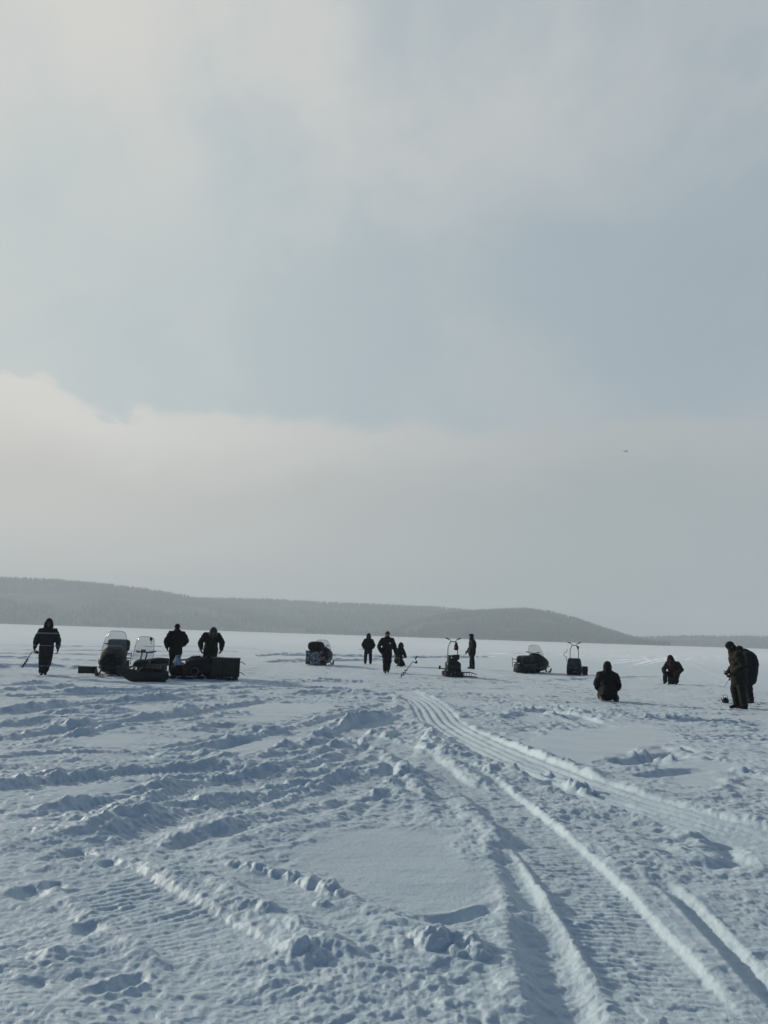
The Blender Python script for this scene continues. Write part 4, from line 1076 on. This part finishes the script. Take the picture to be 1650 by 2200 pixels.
# --- engine driven hand tow machines
def tow_machine(label, loc, rz, cover, w=.52, frame_h=1.44, covered=False):
    p = thing("tow_machine", label, "tow machine", loc, rz, "hand steered tow machines on the ice")
    track(p, w * .92, -.62, .62, .26)
    b = BM(); prism(b, [(-.60, .24), (.60, .24), (.58, .32), (-.58, .32)], -w / 2, w / 2); obj("chassis", b, M_METAL, p, bevel=.01)
    if covered:
        b = BM(); loft(b, [[(sx * w * .5 * k, -.42 + .30 * q, z) for sx, q in ((-1, 0), (1, 0))] + [(sx * w * .5 * k, .42 - .22 * q, z) for sx, q in ((1, 0), (-1, 0))] for z, k in ((.06, 1.12), (.20, 1.16), (.50, 1.10), (.70, 1.0), (.80, .90), (.83, .84))])
        obj("cover", b, cover, p, bevel=.05)
        b = BM(); box(b, (0, -.425, .33), (w * 1.12, .02, .022)); obj("cover_seam", b, M_STEEL, p)
    else:
        b = BM(); loft(b, [sring(-.50, .40, w * .44, .13, 5), sring(-.46, .43, w * .51, .18, 5), sring(-.10, .45, w * .53, .20, 5), sring(.25, .44, w * .52, .19, 5), sring(.34, .41, w * .46, .15, 5)]); obj("shroud", b, cover, p)
        b = BM(); box(b, (0, 0, .69), (.36, .28, .12)); ell(b, (.10, -.02, .78), (.14, .12, .07)); sweep(b, [(-.13, 0, .70), (-.13, 0, .78)], .06); obj("engine", b, M_METAL, p, bevel=.01)
        b = BM(); sweep(b, [(.02, .05, .84), (.24, .05, .86)], [(.09, .05), (.09, .05)], side=(0, 1, 0)); obj("fuel_tank", b, M_HOODK, p)
        b = BM(); sweep(b, [(.22, -.02, .74), (.22, -.02, .84)], .055); tube(b, [(-.2, 0, .84), (.06, 0, .82)], .02); obj("air_filter", b, M_METAL, p)
        b = BM(); box(b, (0, -.55, .26), (.30, .02, .16)); obj("number_panel", b, M_DKBROWN, p, bevel=.01)
    if not covered:
        b = BM(); prism(b, [(-.66, .03), (-.62, .22), (.60, .22), (.64, .03)], -w * .68, w * .68); obj("skirt", b, M_RUBBER, p, bevel=.03)
    h0 = .55 if not covered else .70
    b = BM()
    for sx in (-1, 1): tube(b, [(sx * .20, .10, h0), (sx * .20, .0, 1.18), (sx * .19, -.02, 1.24), (sx * .10, -.06, frame_h - .08)], .017)
    tube(b, [(-.11, -.06, frame_h - .08), (.11, -.06, frame_h - .09)], .017)
    if not covered: tube(b, [(-.20, .04, .86), (.02, .04, .86)], .012)
    obj("steering_frame", b, M_METAL, p)
    bars(p, (0, -.06, frame_h - .08), .30, .14, .04, .014)
    return p
m1 = tow_machine("bare engined tow machine with tall steering frame and a hanging bag", at(972, 1453), 3, M_HOODK, .54, 1.50)
b = BM(); tube(b, [(-.26, .1, .30), (-.50, .0, .34), (-.56, -.04, .40)], .02); box(b, (-.53, -.02, .37), (.07, .06, .14)); obj("side_lever", b, M_METAL, m1)
def hanging_bag():
    o = thing("hand_bag", "small bag with orange panels hanging from the steering bar", "bag", in_frame(m1, (.12, -.085, 1.10)), 3)
    b = BM(); ell(b, (0, 0, .10), (.09, .06, .12)); ell(b, (0, -.005, .05), (.095, .065, .08)); ell(b, (0, 0, .22), (.05, .03, .06)); blob("pouch", b, M_DKBROWN, o, .010, 2, [(18, .012)])
    b = BM(); box(b, (-.03, -.066, .08), (.06, .012, .09), (8, 0, 10)); obj("panel", b, M_ORANGE, o, bevel=.005)
    b = BM(); tube(b, [(-.05, 0, .22), (-.03, .02, .32), (.03, .02, .33), (.05, 0, .22)], .009); obj("strap", b, M_GRIP, o)
hanging_bag()
def low_sled():
    o = thing("tow_sled", "low empty runner sled beside the tow machine with a hanging bag", "sled", in_frame(m1, (.66, .10, 0)), 6)
    for sy in (-1, 1):
        b = BM(); tube(b, [(-.40, sy * .2, .16), (-.20, sy * .2, .04), (.38, sy * .2, .02)], .016); obj("runner", b, M_METAL, o)
    b = BM(); tube(b, [(-.40, -.2, .19), (.10, -.2, .20), (.32, -.2, .13)], .014); tube(b, [(-.40, .2, .19), (.10, .2, .20), (.32, .2, .13)], .014)
    for xx in (-.36, -.1, .10): tube(b, [(xx, -.2, .19), (xx, .2, .19)], .011)
    for xx in (-.1, .10):
        for sy in (-1, 1): tube(b, [(xx, sy * .2, .19), (xx, sy * .2, .03)], .010)
    obj("frame", b, M_METAL, o)
low_sled()
m2 = tow_machine("blue fronted tow machine with bare steering frame beside the dark snowmobile", at(1234, 1450), -16, M_HOODB, .62, 1.54, True)
b = BM(); tube(b, [(-.36, .1, .66), (-.37, .08, .86), (-.50, .06, .95), (-.50, .05, 1.06), (-.36, .03, 1.12), (-.34, .03, 1.26)], .013); obj("side_rod", b, M_METAL, m2)
crate("small dark lidded crate behind the blue fronted tow machine", in_frame(m2, (.50, .22, .05)), -16, (.26, .40, .40), M_PLY)
b = BM(); sweep(b, [(.17, -.07, 1.42), (.19, -.08, 1.36), (.20, -.08, 1.30)], [.03, .05, .03]); obj("throttle_box", b, M_METAL, m2)

# ------------------------------------------------------------------ tools
def auger(label, loc, axis, length, turns, engine=False, rz=0, grp=None):
    """hand ice auger: origin at the blade, axis points up the shaft"""
    o = thing("ice_auger", label, "ice auger", loc, rz); a = V(axis).normalized(); u = a.orthogonal().normalized(); v = a.cross(u)
    b = BM(); tube(b, [a * 0, a * length * .80], .013); obj("shaft", b, M_METAL, o)
    b = BM(); prev = None; n = turns * 14; r1 = .062
    for k in range(n + 1):
        t = k / n; c = a * (t * length * .42); ang = t * turns * 2 * math.pi; d = u * math.cos(ang) + v * math.sin(ang)
        q = [b.verts.new(c + d * .012), b.verts.new(c + d * r1), b.verts.new(c + d * r1 + a * .006), b.verts.new(c + d * .012 + a * .006)]
        if prev:
            for i in range(4): b.faces.new((prev[i], prev[(i + 1) % 4], q[(i + 1) % 4], q[i]))
        prev = q
    obj("screw", b, M_HOODG, o)
    top = a * length * .80
    b = BM(); tube(b, [top, top + u * .14, top + u * .14 + a * length * .10, top + a * length * .12, top + a * length * .20], .013); h = obj("crank", b, M_METAL, o)
    b = BM(); sweep(b, [top + a * length * .14, top + a * length * .22], .024); ell(b, top + u * .15 + a * length * .05, (.05, .05, .05)); obj("grip", b, M_GRIP, h)
    return o
# carried in the hand of the walker on the left
w = at(94, 1451); hx = w[0] - .335; hz = w[2] + .86
ax = V((.42, -.02, .72)).normalized(); L_ = .74
auger("dark ice auger carried slantwise by the person with reflective bands", (hx - ax.x * L_ * .96, w[1] - .12 - ax.y * L_, hz - ax.z * L_ * .96), ax, L_, 4)
g = at(858, 1455); auger("ice auger stuck slanting in the snow right of the crouching person", (g[0], g[1], g[2] - .04), (.60, .05, .78), 1.08, 4)
def rod(label, loc, d):
    o = thing("fishing_rod", label, "fishing rod", loc); d = V(d).normalized()
    b = BM(); sweep(b, [V((0, 0, 0)), d * .14], [.016, .012]); obj("handle", b, M_GRIP, o)
    b = BM(); sweep(b, [d * .13, d * .46], [.006, .003], n=6); obj("tip", b, M_METAL, o)
    b = BM(); ell(b, d * .13 + V((0, 0, -.03)), (.022, .014, .022)); obj("reel", b, M_METAL, o)
q = at(1589, 1524); rod("short ice fishing rod held by the person in the brown suit", (q[0] - .24, q[1] - .16, q[2] + .90), (-.62, -.3, -.72))
q = at(1013, 1437); rod("short rod held low by the person in the fur hat", (q[0] - .27, q[1] - .18, q[2] + .86), (-.55, -.5, -.5))
q = at(790, 1427); rod("short rod tucked under the arm of the person in the pointed hood", (q[0] - .20, q[1] - .15, q[2] + .86), (-.9, -.25, -.12))
def kettle():
    o = thing("camp_kettle", "small dark camp kettle on the snow behind the brown suited person", "kettle", at(1559, 1511), 20)
    b = BM(); prof = [(0, .03), (.0, .085), (.02, .092), (.10, .088), (.13, .07), (.14, .055)]
    loft(b, [[(r_ * math.cos(t), r_ * math.sin(t), z) for t in [2 * math.pi * k / 20 for k in range(20)]] for z, r_ in prof]); obj("pot", b, mat("sooty_metal", (.03, .035, .038), .2, .9), o)
    b = BM(); loft(b, [[(r_ * math.cos(t), r_ * math.sin(t), z) for t in [2 * math.pi * k / 16 for k in range(16)]] for z, r_ in ((.141, .056), (.155, .045), (.163, .015), (.178, .014), (.185, .008))]); obj("lid", b, M_METAL, o)
    b = BM(); tube(b, [(-.08, 0, .13), (-.075, 0, .21), (0, 0, .245), (.075, 0, .21), (.08, 0, .13)], .007); obj("handle", b, M_METAL, o)
    b = BM(); sweep(b, [(-.07, 0, .06), (-.13, 0, .10), (-.15, 0, .145)], [.024, .016, .012], n=10); obj("spout", b, M_METAL, o)
kettle()
q = at(1447, 1470); 
crate("low black fishing box under the person in the red fronted jacket", (q[0] + .02, q[1] + .16, q[2]), -18, (.36, .30, .30), M_PLASTIC, "fishing_box")
def bird():
    d = ray(1344, 970); o = thing("bird", "small grey bird gliding above the hills in the right half of the sky", "bird", (V((0, 0, CAM_H)) + d * 105))
    o.rotation_euler = (R(12), R(-14), R(70)); o.scale = (1.1, 1.1, 1.1)
    b = BM(); sweep(b, [(0, -.26, 0), (0, -.18, .02), (0, 0, .02), (0, .2, .0), (0, .32, -.01)], [.03, .06, .085, .05, .02]); sweep(b, [(0, -.28, .02), (0, -.36, .0)], [.02, .006])
    blob("body", b, mat("grey_plumage", (.85, .86, .87), .9), o, .02, 2)
    for sx in (-1, 1):
        b = BM(); loft(b, [[(sx * x, y0, z), (sx * x, y1, z - .005), (sx * x, y1, z + .005), (sx * x, y0, z + .014)] for x, y0, y1, z in ((.04, -.13, .09, .03), (.25, -.17, .07, .13), (.42, -.12, .06, .14), (.60, .0, .09, .09), (.70, .09, .12, .05))]); obj("wing", b, mat("grey_wing", (.88, .89, .90), .9), o)
    b = BM(); loft(b, [[(-.03, .28, 0), (.03, .28, 0), (.03, .28, .012), (-.03, .28, .012)], [(-.08, .44, -.01), (.08, .44, -.01), (.08, .44, 0), (-.08, .44, 0)]]); obj("tail", b, mat("grey_tail", (.88, .89, .90), .9), o)
bird()

# ------------------------------------------------------------------ air
def haze():
    bm = BM(); box(bm, (0, 0, 108), (10800, 10800, 220))
    m = bpy.data.materials.new("cold_air"); m.use_nodes = True; nt = m.node_tree; nt.nodes.clear()
    o = nt.nodes.new('ShaderNodeOutputMaterial'); v = nt.nodes.new('ShaderNodeVolumePrincipled')
    v.inputs['Color'].default_value = (.90, .97, 1.0, 1); v.inputs['Density'].default_value = .0004; v.inputs['Anisotropy'].default_value = .1
    nt.links.new(v.outputs[0], o.inputs['Volume'])
    tag(obj("haze", bm, m, smooth=False), None, None, None, 'stuff')
haze()
